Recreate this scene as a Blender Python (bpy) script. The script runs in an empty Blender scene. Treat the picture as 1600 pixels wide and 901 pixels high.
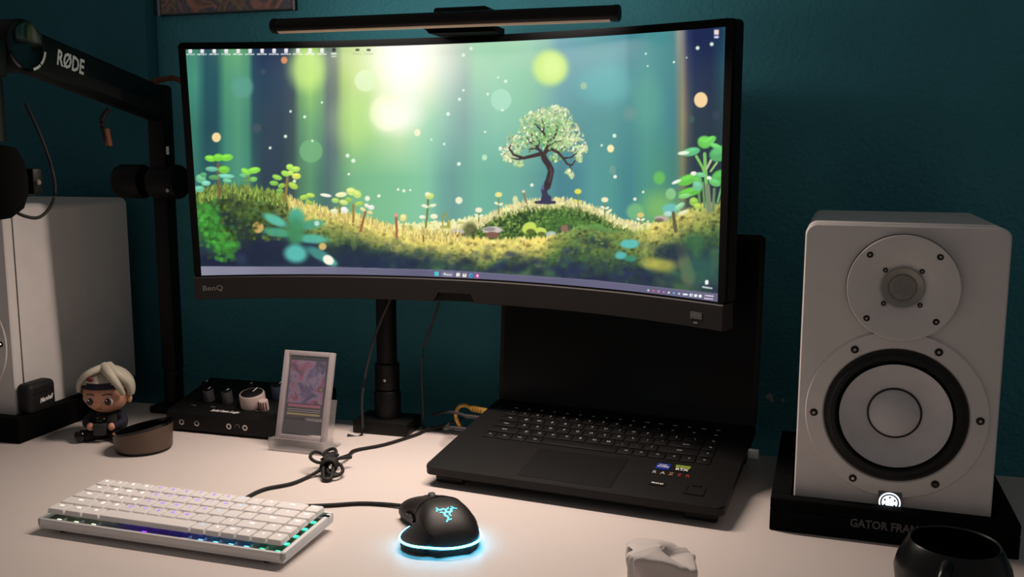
import bpy, bmesh, math, random
import numpy as np
from mathutils import Matrix, Vector
random.seed(4)
scene = bpy.context.scene
COL = scene.collection

# ---------------------------------------------------------------- camera, world, exposure
cam = bpy.data.cameras.new('camera'); cam_o = bpy.data.objects.new('camera', cam); COL.objects.link(cam_o)
_f = Vector((-0.2689, 0.9529, -0.1406)).normalized(); _u = Vector((-0.0398, 0.1348, 0.9901)); _r = _f.cross(_u).normalized(); _u = _r.cross(_f)
cam_o.matrix_world = Matrix(((_r.x,_u.x,-_f.x,0.),(_r.y,_u.y,-_f.y,0.),(_r.z,_u.z,-_f.z,.4337),(0,0,0,1)))
cam.sensor_width = 36.; cam.lens = 36.*1464.16/1600.; cam.clip_start = .05
scene.camera = cam_o
world = bpy.data.worlds.new('dim_room'); scene.world = world; world.use_nodes = True
bg = world.node_tree.nodes['Background']; bg.inputs[0].default_value = (1., .92, .88, 1); bg.inputs[1].default_value = .105
scene.view_settings.view_transform = 'Standard'; scene.view_settings.look = 'None'; scene.view_settings.gamma = 1.
scene.view_settings.use_curve_mapping = False; scene.view_settings.exposure = 0.
LAMP_FRONT_W, LAMP_BACK_W = 4.2, .5

# ---------------------------------------------------------------- materials
def lin(c):
    c = np.asarray(c, float)/255.; return np.where(c <= .04045, c/12.92, ((c+.055)/1.055)**2.4)
MATS = {}
def mat(name, col, rough=.5, metal=0., bump=0., bscale=200., var=.06, vscale=30., emit=None, estr=1., spec=.5, trans=0., alpha=1., coat=0., ior=1.45):
    m = bpy.data.materials.new(name); m.use_nodes = True; nt = m.node_tree; b = nt.nodes['Principled BSDF']
    c = lin(col); tc = nt.nodes.new('ShaderNodeTexCoord'); nz = nt.nodes.new('ShaderNodeTexNoise'); nz.inputs['Scale'].default_value = vscale; nz.inputs['Detail'].default_value = 4
    nt.links.new(tc.outputs['Object'], nz.inputs['Vector'])
    rp = nt.nodes.new('ShaderNodeValToRGB'); rp.color_ramp.elements[0].position = .3; rp.color_ramp.elements[1].position = .7
    rp.color_ramp.elements[0].color = (*[float(v)*(1-var) for v in c], 1); rp.color_ramp.elements[1].color = (*[min(1,float(v)*(1+var)) for v in c], 1)
    nt.links.new(nz.outputs['Fac'], rp.inputs['Fac']); nt.links.new(rp.outputs['Color'], b.inputs['Base Color'])
    b.inputs['Roughness'].default_value = rough; b.inputs['Metallic'].default_value = metal; b.inputs['Specular IOR Level'].default_value = spec
    b.inputs['Transmission Weight'].default_value = trans; b.inputs['Alpha'].default_value = alpha; b.inputs['Coat Weight'].default_value = coat; b.inputs['IOR'].default_value = ior
    if emit is not None:
        e = lin(emit); b.inputs['Emission Color'].default_value = (*[float(v) for v in e], 1); b.inputs['Emission Strength'].default_value = estr
    if bump:
        n2 = nt.nodes.new('ShaderNodeTexNoise'); n2.inputs['Scale'].default_value = bscale; n2.inputs['Detail'].default_value = 5
        nt.links.new(tc.outputs['Object'], n2.inputs['Vector']); bp = nt.nodes.new('ShaderNodeBump'); bp.inputs['Strength'].default_value = bump; bp.inputs['Distance'].default_value = .002 if bscale != 150. else .0035
        nt.links.new(n2.outputs['Fac'], bp.inputs['Height']); nt.links.new(bp.outputs['Normal'], b.inputs['Normal'])
    MATS[name] = m; return m

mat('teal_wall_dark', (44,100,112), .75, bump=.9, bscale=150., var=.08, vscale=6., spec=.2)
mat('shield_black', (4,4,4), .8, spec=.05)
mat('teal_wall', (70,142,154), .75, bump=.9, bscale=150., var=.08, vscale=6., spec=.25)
mat('desk_laminate', (222,212,206), .42, bump=.02, bscale=600., var=.02, vscale=4.)
mat('steel_leg', (40,40,42), .5); mat('floor_wood', (70,54,44), .6, var=.2, vscale=8.)
mat('black_plastic', (6,6,6), .5, spec=.3, bump=.06, bscale=900.); mat('black_gloss', (8,8,9), .12); mat('black_soft', (10,10,11), .75, bump=.2, bscale=500.)
mat('chin_plastic', (27,25,24), .55, spec=.3, bump=.05, bscale=1200.); mat('bezel_black', (6,6,6), .6, spec=.12)
mat('grey_print', (112,108,104), .6); mat('white_print', (226,224,220), .5, emit=(226,224,220), estr=.05); mat('dim_print', (74,74,76), .7)
mat('bar_metal', (34,31,30), .36, metal=.6); mat('bar_diffuser', (196,160,140), .6, emit=(196,150,130), estr=.12)
mat('white_lacquer', (224,219,216), .5, bump=.08, bscale=700., var=.03); mat('white_cone', (208,206,208), .55); mat('groove_dark', (70,66,62), .7)
mat('rubber_black', (14,14,14), .55); mat('mesh_steel', (160,156,150), .45, metal=.3); mat('screw_dark', (52,46,42), .35, metal=.8); mat('chrome', (190,188,184), .2, metal=1.)
mat('logo_glow', (240,246,255), .4, emit=(236,244,255), estr=1.3); mat('logo_grey', (100,100,98), .5)
mat('foam_black', (6,6,6), .95, bump=.4, bscale=700., spec=.12)
mat('kb_case', (228,226,226), .38, var=.02); mat('keycap', (240,236,234), .5, var=.015); mat('kb_plate', (96,96,100), .5)
mat('cable_black', (16,15,15), .6, bump=.4, bscale=900.)
mat('mouse_black', (30,26,25), .48, bump=.06, bscale=1500.); mat('mouse_side', (24,21,21), .7, bump=.3, bscale=900.); mat('mouse_glow', (190,250,255), .4, emit=(62,205,255), estr=13.)
mat('mouse_logo', (60,210,230), .4, emit=(40,200,225), estr=1.1); mat('wheel_rubber', (60,60,60), .6)
mat('laptop_alu', (13,12,12), .5, spec=.3, bump=.03, bscale=1500.); mat('laptop_key', (6,6,6), .6, spec=.25); mat('laptop_legend', (140,140,140), .6, emit=(150,150,150), estr=.12); mat('laptop_glass', (3,3,3), .3, spec=.2); mat('pad_alu', (12,11,11), .45, spec=.3)
mat('sticker_blue', (30,44,128), .4, emit=(30,44,128), estr=.12); mat('sticker_green', (150,176,70), .5); mat('sticker_black', (12,12,12), .4); mat('rainbow_a', (200,190,180), .4); mat('rainbow_b', (190,150,100), .4); mat('rainbow_c', (170,60,50), .4)
mat('yellow_cable', (196,150,60), .5); mat('grey_cable', (44,44,46), .55)
mat('acrylic', (200,196,198), .15, alpha=.2); mat('acrylic_edge', (190,180,184), .3, alpha=.62); mat('clear_sheet', (210,210,214), .1, alpha=.07)
mat('card_edge', (34,32,46), .5); mat('card_text', (150,140,150), .5); mat('card_yellow', (150,140,90), .5); mat('card_pink', (150,80,110), .5)
mat('unit_black', (6,6,6), .55, spec=.3, bump=.1, bscale=800.); mat('knob_grey', (64,64,66), .5); mat('knob_light', (176,160,156), .45); mat('knob_blue', (44,60,84), .5); mat('led_green', (90,220,90), .4, emit=(110,230,90), estr=1.2)
mat('skin', (206,150,124), .6); mat('pale_hair', (178,172,156), .6, bump=.2, bscale=60.); mat('navy_cloth', (26,26,44), .8); mat('dark_cloth', (20,19,24), .8); mat('eye_white', (226,222,218), .4); mat('eye_brown', (44,28,28), .3); mat('maroon', (96,30,38), .6)
mat('bronze_band', (92,76,66), .42, metal=.35); mat('glass_black', (6,10,10), .1)
mat('case_leather', (14,14,15), .62, bump=.25, bscale=400.); mat('mug_black', (12,12,12), .3); mat('tissue_white', (214,206,202), .7, bump=.15, bscale=90.)
mat('chip_white', (170,180,180), .9); mat('poster_dark', (18,18,24), .3); mat('poster_frame', (20,18,22), .3)
mat('orange_cover', (110,62,40), .6)

def art_material(name, cols, scale, seed, rough=.3):          # a printed picture: blotches of colour
    m = bpy.data.materials.new(name); m.use_nodes = True; nt = m.node_tree; b = nt.nodes['Principled BSDF']; b.inputs['Roughness'].default_value = rough
    tc = nt.nodes.new('ShaderNodeTexCoord'); mp = nt.nodes.new('ShaderNodeMapping'); mp.inputs['Location'].default_value = (seed, seed*.7, 0); nt.links.new(tc.outputs['Object'], mp.inputs['Vector'])
    nz = nt.nodes.new('ShaderNodeTexNoise'); nz.inputs['Scale'].default_value = scale; nz.inputs['Detail'].default_value = 3; nz.inputs['Distortion'].default_value = .7; nt.links.new(mp.outputs['Vector'], nz.inputs['Vector'])
    rp = nt.nodes.new('ShaderNodeValToRGB'); el = rp.color_ramp.elements
    while len(el) < len(cols): el.new(.5)
    for i,c in enumerate(cols): el[i].position = .28+.44*i/(len(cols)-1); el[i].color = (*[float(v) for v in lin(c)], 1)
    nt.links.new(nz.outputs['Fac'], rp.inputs['Fac']); nt.links.new(rp.outputs['Color'], b.inputs['Base Color']); MATS[name] = m
art_material('card_art', [(30,24,56),(54,40,88),(84,70,116),(124,112,140),(136,64,104),(46,34,78),(124,112,70)], 45, 2.)
art_material('poster_art', [(14,14,20),(22,20,28),(150,120,70),(30,50,90),(190,120,90),(18,20,30)], 20, 5.)
def glow(name, c, s): return mat(name, c, .5, emit=c, estr=s)
for n,c,s in [('led_lime',(226,255,190),3.),('led_violet',(110,40,255),6.),('led_blue',(40,50,255),7.),('led_sky',(70,170,240),5.),('led_mint',(50,225,150),3.5),('leg_warm',(255,250,240),1.),('leg_violet',(150,100,255),.9),('leg_sky',(150,205,255),.9),('leg_white',(250,244,244),.85)]: glow(n,c,s)

# ---------------------------------------------------------------- mesh helpers
class G:
    def __init__(s): s.v, s.f = [], []
    def add(s, vs, fs, M=None):
        o = len(s.v); s.v += [tuple(M @ Vector(p)) if M else tuple(p) for p in vs]; s.f += [tuple(i+o for i in f) for f in fs]; return s
    def bm(s, b, M=None):
        b.verts.index_update(); s.add([v.co[:] for v in b.verts], [[v.index for v in f.verts] for f in b.faces], M); b.free(); return s
    def box(s, x0, x1, y0, y1, z0, z1, bev=0., seg=2, M=None):
        b = bmesh.new(); bmesh.ops.create_cube(b, size=1.)
        for v in b.verts: v.co = ((x0+x1)/2+v.co.x*(x1-x0), (y0+y1)/2+v.co.y*(y1-y0), (z0+z1)/2+v.co.z*(z1-z0))
        if bev: bmesh.ops.bevel(b, geom=b.edges[:], offset=bev, segments=seg, affect='EDGES', profile=.5)
        return s.bm(b, M)
    def lathe(s, prof, n=32, M=None, a0=0., a1=2*math.pi):       # profile (r, z) around z
        vs, fs = [], []; full = abs(a1-a0-2*math.pi) < 1e-6; m = n if full else n+1
        for r,z in prof:
            for i in range(m): a = a0+(a1-a0)*i/n; vs.append((r*math.cos(a), r*math.sin(a), z))
        for j in range(len(prof)-1):
            for i in range(n): k = (i+1)%m; fs.append((j*m+i, j*m+k, (j+1)*m+k, (j+1)*m+i))
        return s.add(vs, fs, M)
    def prism(s, poly, z0, z1, M=None, bev=0.):                  # polygon (x, y) extruded in z
        b = bmesh.new(); lo = [b.verts.new((x,y,z0)) for x,y in poly]; hi = [b.verts.new((x,y,z1)) for x,y in poly]; n = len(poly)
        b.faces.new(lo[::-1]); top = b.faces.new(hi)
        for i in range(n): b.faces.new((lo[i],lo[(i+1)%n],hi[(i+1)%n],hi[i]))
        if bev: bmesh.ops.bevel(b, geom=list(top.edges), offset=bev, segments=2, affect='EDGES')
        bmesh.ops.recalc_face_normals(b, faces=b.faces); return s.bm(b, M)
    def tube(s, pts, r, n=10, M=None, flat=1., smooth=4):
        P = [Vector(p) for p in pts]
        if smooth > 1 and len(P) > 2:
            Q = []
            for i in range(len(P)-1):
                p0,p1,p2,p3 = P[max(i-1,0)],P[i],P[i+1],P[min(i+2,len(P)-1)]
                for k in range(smooth):
                    t = k/smooth; Q.append(.5*((2*p1)+(p2-p0)*t+(2*p0-5*p1+4*p2-p3)*t*t+(3*p1-p0-3*p2+p3)*t**3))
            P = Q+[P[-1]]
        vs, fs = [], []; up = Vector((0,0,1))
        for i,p in enumerate(P):
            d = (P[min(i+1,len(P)-1)]-P[max(i-1,0)]).normalized(); u = up-d*up.dot(d)
            if u.length < .2: u = Vector((1,0,0))-d*d.x
            u.normalize(); w = d.cross(u); rr = r(i/(len(P)-1)) if callable(r) else r
            for k in range(n): a = 2*math.pi*k/n; vs.append(p+w*math.cos(a)*rr+u*math.sin(a)*rr*flat)
        for j in range(len(P)-1):
            for k in range(n): fs.append((j*n+k, j*n+(k+1)%n, (j+1)*n+(k+1)%n, (j+1)*n+k))
        fs.append(tuple(range(n))[::-1]); fs.append(tuple((len(P)-1)*n+k for k in range(n)))
        return s.add(vs, fs, M)
    def grid(s, fn, nu, nv, wrap=False, M=None):
        vs = [fn(i/nu, j/nv) for j in range(nv+1) for i in range(nu+1)]
        fs = [(j*(nu+1)+i, j*(nu+1)+i+1, (j+1)*(nu+1)+i+1, (j+1)*(nu+1)+i) for j in range(nv) for i in range(nu)]
        return s.add(vs, fs, M)
    def ball(s, c, r, M=None, n=20, m=12):
        r = r if isinstance(r,(tuple,list)) else (r,r,r)
        b = bmesh.new(); bmesh.ops.create_uvsphere(b, u_segments=n, v_segments=m, radius=1.)
        for v in b.verts: v.co = (c[0]+v.co.x*r[0], c[1]+v.co.y*r[1], c[2]+v.co.z*r[2])
        return s.bm(b, M)
    def mesh(s, name, smooth=35.):
        me = bpy.data.meshes.new(name); me.from_pydata(s.v, [], s.f); me.validate()
        b = bmesh.new(); b.from_mesh(me); bmesh.ops.recalc_face_normals(b, faces=b.faces); b.to_mesh(me); b.free()
        if smooth:
            me.polygons.foreach_set('use_smooth', [True]*len(me.polygons)); me.set_sharp_from_angle(angle=math.radians(smooth))
        return me
    def build(s, name, m, parent=None, loc=(0,0,0), rot=(0,0,0), smooth=35.):
        return put(name, s.mesh(name, smooth), m, parent, loc, rot)
def put(name, me, m, parent=None, loc=(0,0,0), rot=(0,0,0)):
    o = bpy.data.objects.new(name, me); COL.objects.link(o)
    if len(me.materials) == 0: me.materials.append(MATS[m])
    o.location = loc; o.rotation_euler = rot; o.parent = parent; return o
def tag(o, label=None, cat=None, group=None, kind=None):
    for k,v in (('label',label),('category',cat),('group',group),('kind',kind)):
        if v: o[k] = v
    return o
def thing(name, label, cat, loc=(0,0,0), rot=(0,0,0), group=None):
    o = bpy.data.objects.new(name, None); COL.objects.link(o); o.location = loc; o.rotation_euler = rot; o.empty_display_size = .02
    return tag(o, label, cat, group)
def copy_tree(o, parent=None):
    c = o.copy(); COL.objects.link(c); c.parent = parent
    for ch in list(o.children): copy_tree(ch, c)
    return c
def T(x=0,y=0,z=0): return Matrix.Translation((x,y,z))
def RX(a): return Matrix.Rotation(a,4,'X')
def RY(a): return Matrix.Rotation(a,4,'Y')
def RZm(a): return Matrix.Rotation(a,4,'Z')
def rrect(x0,x1,y0,y1,r,n=6):
    P = []
    for cx,cy,a in ((x1-r,y1-r,0),(x0+r,y1-r,90),(x0+r,y0+r,180),(x1-r,y0+r,270)):
        for k in range(n+1): t = math.radians(a+90*k/n); P.append((cx+r*math.cos(t), cy+r*math.sin(t)))
    return P
_txt = {}
def text_geo(s, size, shear=0., thick=.0):
    key = (s,size,shear,thick)
    if key not in _txt:
        cu = bpy.data.curves.new('t','FONT'); cu.body = s; cu.size = size; cu.align_x = 'CENTER'; cu.align_y = 'CENTER'; cu.shear = shear; cu.resolution_u = 2; cu.offset = thick
        o = bpy.data.objects.new('t', cu); COL.objects.link(o); dg = bpy.context.evaluated_depsgraph_get(); me = bpy.data.meshes.new_from_object(o.evaluated_get(dg))
        _txt[key] = ([v.co[:] for v in me.vertices], [tuple(p.vertices) for p in me.polygons]); bpy.data.objects.remove(o); bpy.data.curves.remove(cu); bpy.data.meshes.remove(me)
    return _txt[key]
def text(name, s, size, m, parent, M, shear=0., thick=0., wide=1.):       # flat print, lying in the local xy plane of M
    vs, fs = text_geo(s, size, shear, thick); g = G(); g.add([(x*wide,y,z) for x,y,z in vs], fs, M); me = bpy.data.meshes.new(name); me.from_pydata(g.v, [], g.f); return put(name, me, m, parent)
FRONT = RX(math.pi/2)                    # xy plane of a drawing -> upright, seen from -y

# ---------------------------------------------------------------- the setting
tag(G().box(-2.4,1.8,1.503,1.6,-.72,1.9).build('wall_back','teal_wall'), 'teal painted rough back wall', kind='structure')
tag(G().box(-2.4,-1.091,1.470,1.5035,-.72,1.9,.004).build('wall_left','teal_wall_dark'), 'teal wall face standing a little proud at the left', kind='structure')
tag(G().box(-2.4,1.8,-1.5,1.6,-.78,-.72).build('floor','floor_wood'), 'dark floor', kind='structure')
wb = bpy.data.objects['wall_back']
for x,z,r,sd in ((-.0,.0561,.0065,1),(.0045,.050,.004,2),(.021,.052,.0035,3)):
    rr = random.Random(sd); P = [(r*(.5+.6*rr.random())*math.cos(a*math.pi/6), r*(.5+.6*rr.random())*math.sin(a*math.pi/6)) for a in range(12)]
    G().prism(P,0,.0008,T(x,1.5034,z) @ RX(math.pi/2)).build('paint_chip','chip_white',wb)

desk = thing('desk','long pale laminate desk carrying all the equipment','desk',(-.4,.86,-.72))
G().box(-1.25,1.2,-.52,.515,.695,.72,.0025).build('desktop','desk_laminate',desk)
for sx in (-1.18,1.12):
    for sy in (-.45,.45): G().box(sx-.025,sx+.025,sy-.025,sy+.025,0,.695,.002).build('leg','steel_leg',desk)

# ---------------------------------------------------------------- curved monitor
MR, MW, MH = .938, .3999, .1674
mon = thing('curved_monitor','wide curved black monitor showing a mossy forest wallpaper with a small tree','monitor',(-.4494,1.2911,.4221),(.0384,0,-.058))
def mp(a, d, z): t = a/MR; return ((MR+d)*math.sin(t), (MR+d)*math.cos(t)-MR, z)
# ---- the picture shown on the display: drawn into an array, one value per vertex of the panel ----
PX0, PY0, PX1, PY1, PS = 276., 30., 1150., 490., 1.6

def draw_wallpaper():
    rg = np.random.default_rng(7)
    w, h = int((PX1-PX0)*PS), int((PY1-PY0)*PS)
    X, Y = np.meshgrid(PX0+(np.arange(w)+.5)/PS, PY0+(np.arange(h)+.5)/PS)
    def noise(cell, seed, cy=None):
        r = np.random.default_rng(seed); cy = cy or cell
        gw, gh = int((PX1-PX0)/cell)+4, int((PY1-PY0)/cy)+4
        g = r.random((gh, gw)); fx = (X-PX0)/cell; fy = (Y-PY0)/cy
        ix = fx.astype(int); iy = fy.astype(int); tx = fx-ix; ty = fy-iy
        tx = tx*tx*(3-2*tx); ty = ty*ty*(3-2*ty)
        return (g[iy,ix]*(1-tx)+g[iy,ix+1]*tx)*(1-ty)+(g[iy+1,ix]*(1-tx)+g[iy+1,ix+1]*tx)*ty
    # soft forest behind: colour columns at four heights
    cols = [
     (285,(66,132,112),(62,135,118),(48,112,98),(60,130,110)),
     (306,(70,135,115),(70,145,122),(52,118,102),(50,110,100)),
     (322,(44,84,96),(34,84,92),(30,76,84),(40,90,90)),
     (338,(54,96,96),(34,84,92),(32,76,88),(42,92,96)),
     (352,(100,165,120),(80,150,115),(64,135,112),(62,130,115)),
     (372,(112,175,122),(86,158,124),(80,150,118),(78,148,122)),
     (388,(84,148,110),(78,145,118),(66,132,110),(70,138,118)),
     (396,(38,66,88),(34,72,92),(38,74,86),(50,92,92)),
     (412,(36,48,82),(30,62,86),(42,66,82),(44,64,78)),
     (440,(40,54,84),(36,64,86),(44,64,82),(46,62,78)),
     (458,(60,84,86),(52,74,84),(60,80,84),(58,82,82)),
     (468,(140,180,104),(120,170,100),(92,140,108),(78,124,96)),
     (485,(160,200,110),(160,212,110),(112,172,116),(90,146,108)),
     (502,(128,160,108),(130,180,108),(100,150,116),(74,120,104)),
     (512,(100,118,116),(96,118,110),(96,114,120),(78,112,110)),
     (524,(130,150,116),(110,130,108),(100,114,116),(92,132,116)),
     (536,(196,216,146),(176,208,120),(140,176,118),(104,158,122)),
     (552,(204,222,150),(200,226,140),(176,216,130),(118,180,136)),
     (575,(216,230,164),(206,232,150),(172,216,140),(120,186,140)),
     (600,(250,252,214),(240,248,190),(200,232,168),(124,190,144)),
     (625,(255,255,250),(255,255,236),(218,240,184),(128,194,150)),
     (650,(255,255,246),(255,255,222),(190,230,186),(132,198,158)),
     (670,(246,248,196),(226,240,180),(166,218,184),(128,194,162)),
     (690,(206,216,186),(190,216,186),(154,204,180),(110,168,154)),
     (708,(198,208,186),(176,200,184),(140,184,172),(106,158,150)),
     (726,(186,212,184),(160,190,176),(132,172,164),(108,168,152)),
     (745,(170,220,182),(164,212,180),(136,190,172),(112,180,156)),
     (775,(166,214,180),(158,212,178),(140,200,174),(108,176,156)),
     (805,(172,216,182),(144,206,170),(134,196,168),(106,172,154)),
     (830,(168,212,186),(140,198,164),(126,190,164),(98,160,150)),
     (855,(150,196,180),(130,186,164),(110,172,164),(84,146,146)),
     (875,(118,164,178),(108,164,170),(94,156,160),(70,130,140)),
     (900,(104,164,172),(98,160,168),(88,150,152),(72,134,144)),
     (925,(100,160,164),(98,164,168),(86,150,150),(84,152,150)),
     (955,(88,152,162),(98,172,174),(84,150,148),(80,150,144)),
     (975,(84,148,160),(88,160,164),(78,144,146),(68,134,138)),
     (985,(66,134,146),(70,142,148),(76,142,142),(66,132,138)),
     (1010,(74,144,148),(76,150,148),(82,152,142),(76,148,132)),
     (1035,(72,142,146),(68,138,142),(70,140,142),(74,142,120)),
     (1052,(78,136,138),(70,134,138),(64,128,140),(66,130,120)),
     (1060,(150,154,142),(110,136,128),(104,128,116),(90,130,110)),
     (1067,(128,128,128),(138,130,112),(148,138,104),(120,124,92)),
     (1075,(44,54,92),(56,66,92),(84,86,84),(60,74,74)),
     (1085,(26,36,78),(24,44,80),(36,56,74),(38,56,66)),
     (1110,(24,38,78),(24,42,74),(30,50,68),(34,50,62)),
     (1128,(26,58,86),(32,74,90),(34,62,72),(34,54,62)),
     (1145,(40,110,110),(44,110,108),(40,90,90),(36,70,70))]
    xs = np.array([c[0] for c in cols], float); ys = np.array([72., 125., 200., 285.])
    T = np.array([c[1:] for c in cols], float)
    yy = np.clip(Y-np.interp(X,[290,1136],[0,-18]), 72, 285)
    k = np.clip(np.searchsorted(ys, yy)-1, 0, 2); t = (yy-ys[k])/(ys[k+1]-ys[k]); t = np.clip(t,0,1)
    img = np.empty((h, w, 3))
    for ch in range(3):
        rows = np.stack([np.interp(X[0], xs, T[:,r,ch]) for r in range(4)])
        ci = np.arange(w)[None,:].repeat(h,0)
        img[...,ch] = rows[k,ci]*(1-t)+rows[k+1,ci]*t
    def blend(cx, cy, rx, ry, col, a=1., soft=.25, rot=0., power=2.):
        R = max(rx,ry)*(1+soft)+1.5
        i0,i1 = max(0,int((cx-R-PX0)*PS)), min(w,int((cx+R-PX0)*PS)+1); j0,j1 = max(0,int((cy-R-PY0)*PS)), min(h,int((cy+R-PY0)*PS)+1)
        if i1<=i0 or j1<=j0: return
        dx = X[j0:j1,i0:i1]-cx; dy = Y[j0:j1,i0:i1]-cy
        if rot: c,s = math.cos(rot), math.sin(rot); dx,dy = dx*c+dy*s, -dx*s+dy*c
        d = (np.abs(dx/rx)**power+np.abs(dy/ry)**power)**(1/power)
        m = np.clip((1+soft-d)/(2*soft+1e-6),0,1); m = (m*m*(3-2*m)*a)[...,None]
        img[j0:j1,i0:i1] = img[j0:j1,i0:i1]*(1-m)+np.array(col,float)*m
    def stroke(pts, w0, w1, col, a=1., soft=.35):
        pts = [np.array(p,float) for p in pts]; L = [np.linalg.norm(b-a_) for a_,b in zip(pts,pts[1:])]; tot = sum(L); acc = 0
        for p,q,l in zip(pts,pts[1:],L):
            n = max(1,int(l/max(.5,.35*min(w0,w1))))
            for i in range(n):
                s = (acc+l*i/n)/tot; r = w0+(w1-w0)*s; c = p+(q-p)*i/n
                blend(c[0],c[1],r,r,col,a,soft)
            acc += l
    # glows and bokeh
    blend(640,82,54,66,(255,255,250),.95,.9); blend(606,176,28,28,(250,255,200),.9,.18); blend(618,180,34,26,(255,255,244),.85,.7)
    blend(480,108,27,32,(206,240,132),.75,.5); blend(571,126,17,17,(226,246,196),.85,.1); blend(552,190,34,38,(196,236,140),.4,.6)
    blend(378,136,17,17,(92,160,142),.8,.3); blend(486,236,18,18,(122,184,128),.75,.1)
    blend(860,106,27,27,(206,238,130),.95,.28); blend(862,105,14,16,(224,250,160),.6,.6); blend(783,156,16,17,(170,224,196),.85,.08)
    blend(944,134,40,26,(102,184,184),.55,.5); blend(1012,160,22,40,(92,168,148),.5,.6); blend(985,178,10,10,(120,150,146),.5,.6)
    blend(1095,156,10.5,12,(246,212,158),1,.08); blend(338,214.5,7,7.5,(250,216,156),1,.15); blend(444,94,5,5.5,(214,140,96),1,.2)
    blend(954,232,5.4,6,(250,236,178),1,.2); blend(912,134,5,5.5,(158,196,164),.9,.25); blend(652,207,5,5.5,(246,246,206),1,.25)
    blend(717,313,5.5,5.5,(240,240,206),1,.2); blend(757,246,4,4.5,(190,236,196),.9,.3); blend(401,200,7,7,(66,84,92),.8,.3)
    blend(1080,186,5,6,(64,92,84),.8,.3); blend(1119,180,6,7,(44,62,82),.9,.2); blend(957,265,5,7,(120,160,146),.7,.3); blend(411,112,4,4,(60,80,98),.8,.4)
    for x,y,r in [(724,86,2.8),(736,76,2.6),(724,141,2),(718,155,2.6),(778,121,1.6),(790,127,2.4),(762,147,2),(758,206,1.8),(717,256,3),(960,212,3),(454,174,2),(476,182.5,2.4),(446,213,2.6),(503,160,1.8),(422,231,2.2),(488,220,1.8),(543,243,3),(552,251,3.2),(545,272,2),(574,310,4),(592,306,2.6),(1090,75,3),(1112,69,3),(1009,84,1.6),(1053,97,1.8),(1012,103,1.4),(1073,90,1.2),(961,276,2.8),(1005,300,2),(831,289,2.6),(674,218,1.6),(694,225,2),(700,178,3),(631,298,2.4),(641,297,1.6),(622,296,2),(460,283,2.6),(785,172,2),(782,232,3.2),(940,227,1.8),(992,311,2.6),(651,148,2.2),(1123,233,1.5)]:
        blend(x,y,r,r,(228,248,228) if y<270 else (250,246,226),.95,.35)
    blend(992,331,13,13,(124,190,128),.8,.3); blend(1048,303,8,9,(148,206,152),.9,.2); blend(1030,278,9,10,(104,190,92),.9,.35)
    blend(1030,325,26,24,(130,190,100),.8,.8)
    # mossy ground
    n1,n2,n3,n4 = noise(34,1),noise(14,2),noise(6,3),noise(2.6,4)
    def ground(prof, shade, edge, fuzz=0.):
        top = np.interp(X, [p[0] for p in prof],[p[1] for p in prof]) - fuzz*(noise(2.2,11,9)-.3)*1.6 - fuzz*.5*(n3-.5)
        m = np.clip((Y-top)/edge+.5,0,1)[...,None]
        d = Y-np.interp(X, [q_[0] for q_ in prof],[q_[1] for q_ in prof])
        img[:] = img*(1-m)+shade(d)*m
    def mix(a,b,t): t = np.clip(t,0,1)[...,None]; return np.array(a,float)*(1-t)+np.array(b,float)*t
    def mixi(A,b,t): t = np.clip(t,0,1)[...,None]; return A*(1-t)+np.array(b,float)*t
    def far(d):
        c = mix((230,228,150),(252,246,196),n4*1.2-.1); c = mixi(c,(160,160,70),(n3-.55)*2.4); c = mixi(c,(206,186,80),d/34-.2); return c
    ground([(276,400),(560,345),(600,352),(640,349),(700,347),(740,340),(800,342),(950,344),(1000,350),(1060,346),(1150,350)],far,1.5,5)
    def hill(d):
        tex = n4*.6+n3*.4
        c = mix((34,60,30),(112,150,66),tex*1.6-.35)
        c = mixi(c,(238,228,150),(1.25-d/13)*(n4*.9+.45)); c = mixi(c,(210,206,110),(n4-.72)*4*(1-d/60))
        c = mixi(c,(70,120,52),np.clip(1-np.abs(X-880)/70,0,1)*np.clip(d/18-.4,0,1)*(.4+.4*n3)); return c
    ground([(276,480),(716,372),(744,349),(764,336),(790,324),(820,316),(850,313),(885,313),(912,319),(940,329),(962,342),(990,352),(1010,372),(1150,480)],hill,1.5,6)
    blend(886,364,14,11,(42,50,66),.85,.5); blend(712,366,20,5,(70,74,50),.6,.6); blend(735,358,12,10,(50,60,36),.7,.6)
    for cx,cy,rx,ry,c in [(714,362,11,5,(196,188,180)),(713,367,10,4,(96,64,52)),(769,359,16,5.5,(206,196,190)),(765,358,9,3.2,(150,144,140)),(769,367,11,5,(128,90,74)),(882,357,6,6,(140,108,86))]: blend(cx,cy,rx,ry,c,1,.2)
    blend(827,356,11.5,9,(202,222,92),1,.15,-.4); blend(829,362,7,4.5,(90,106,40),1,.3); blend(845,361,9,6,(200,220,96),1,.15,.2); blend(846,365,6,3,(96,110,50),1,.3); blend(861,366,8,5,(176,192,190),1,.2)
    # near moss, out of focus
    def near(d):
        tex = n2*.55+n1*.45
        c = mix((26,44,66),(84,124,66),tex*1.9-.5)
        lit = np.clip(1.15-d/np.interp(X,[300,440,520,600,760,860,930,1000,1130],[34,44,44,40,44,30,20,44,40]),0,1)
        warm = np.interp(X,[276,420,452,520,640,840,880,930,985,1020,1130],[0,.05,.7,.8,1.,1.,.4,0,.25,.8,.5])
        c = mixi(c,(120,156,62),lit*.9*(.5+.6*n2)); c = mixi(c,(252,226,118),lit*warm*(.5+.75*n2)); c = mixi(c,(250,228,140),lit*lit*warm*(n3-.25)*1.6)
        c = mixi(c,(26,34,66),np.clip((d-42)/34,0,1)*(.62+.35*n1)*np.interp(X,[276,620,1000,1050,1150],[.9,.8,.9,.35,.3]))
        c = mixi(c,(96,160,84),np.clip(1-d/46,0,1)*np.interp(X,[276,860,905,960,1010,1150],[0,0,.7,.75,.1,0])*(.4+.6*n2)); return c
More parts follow.
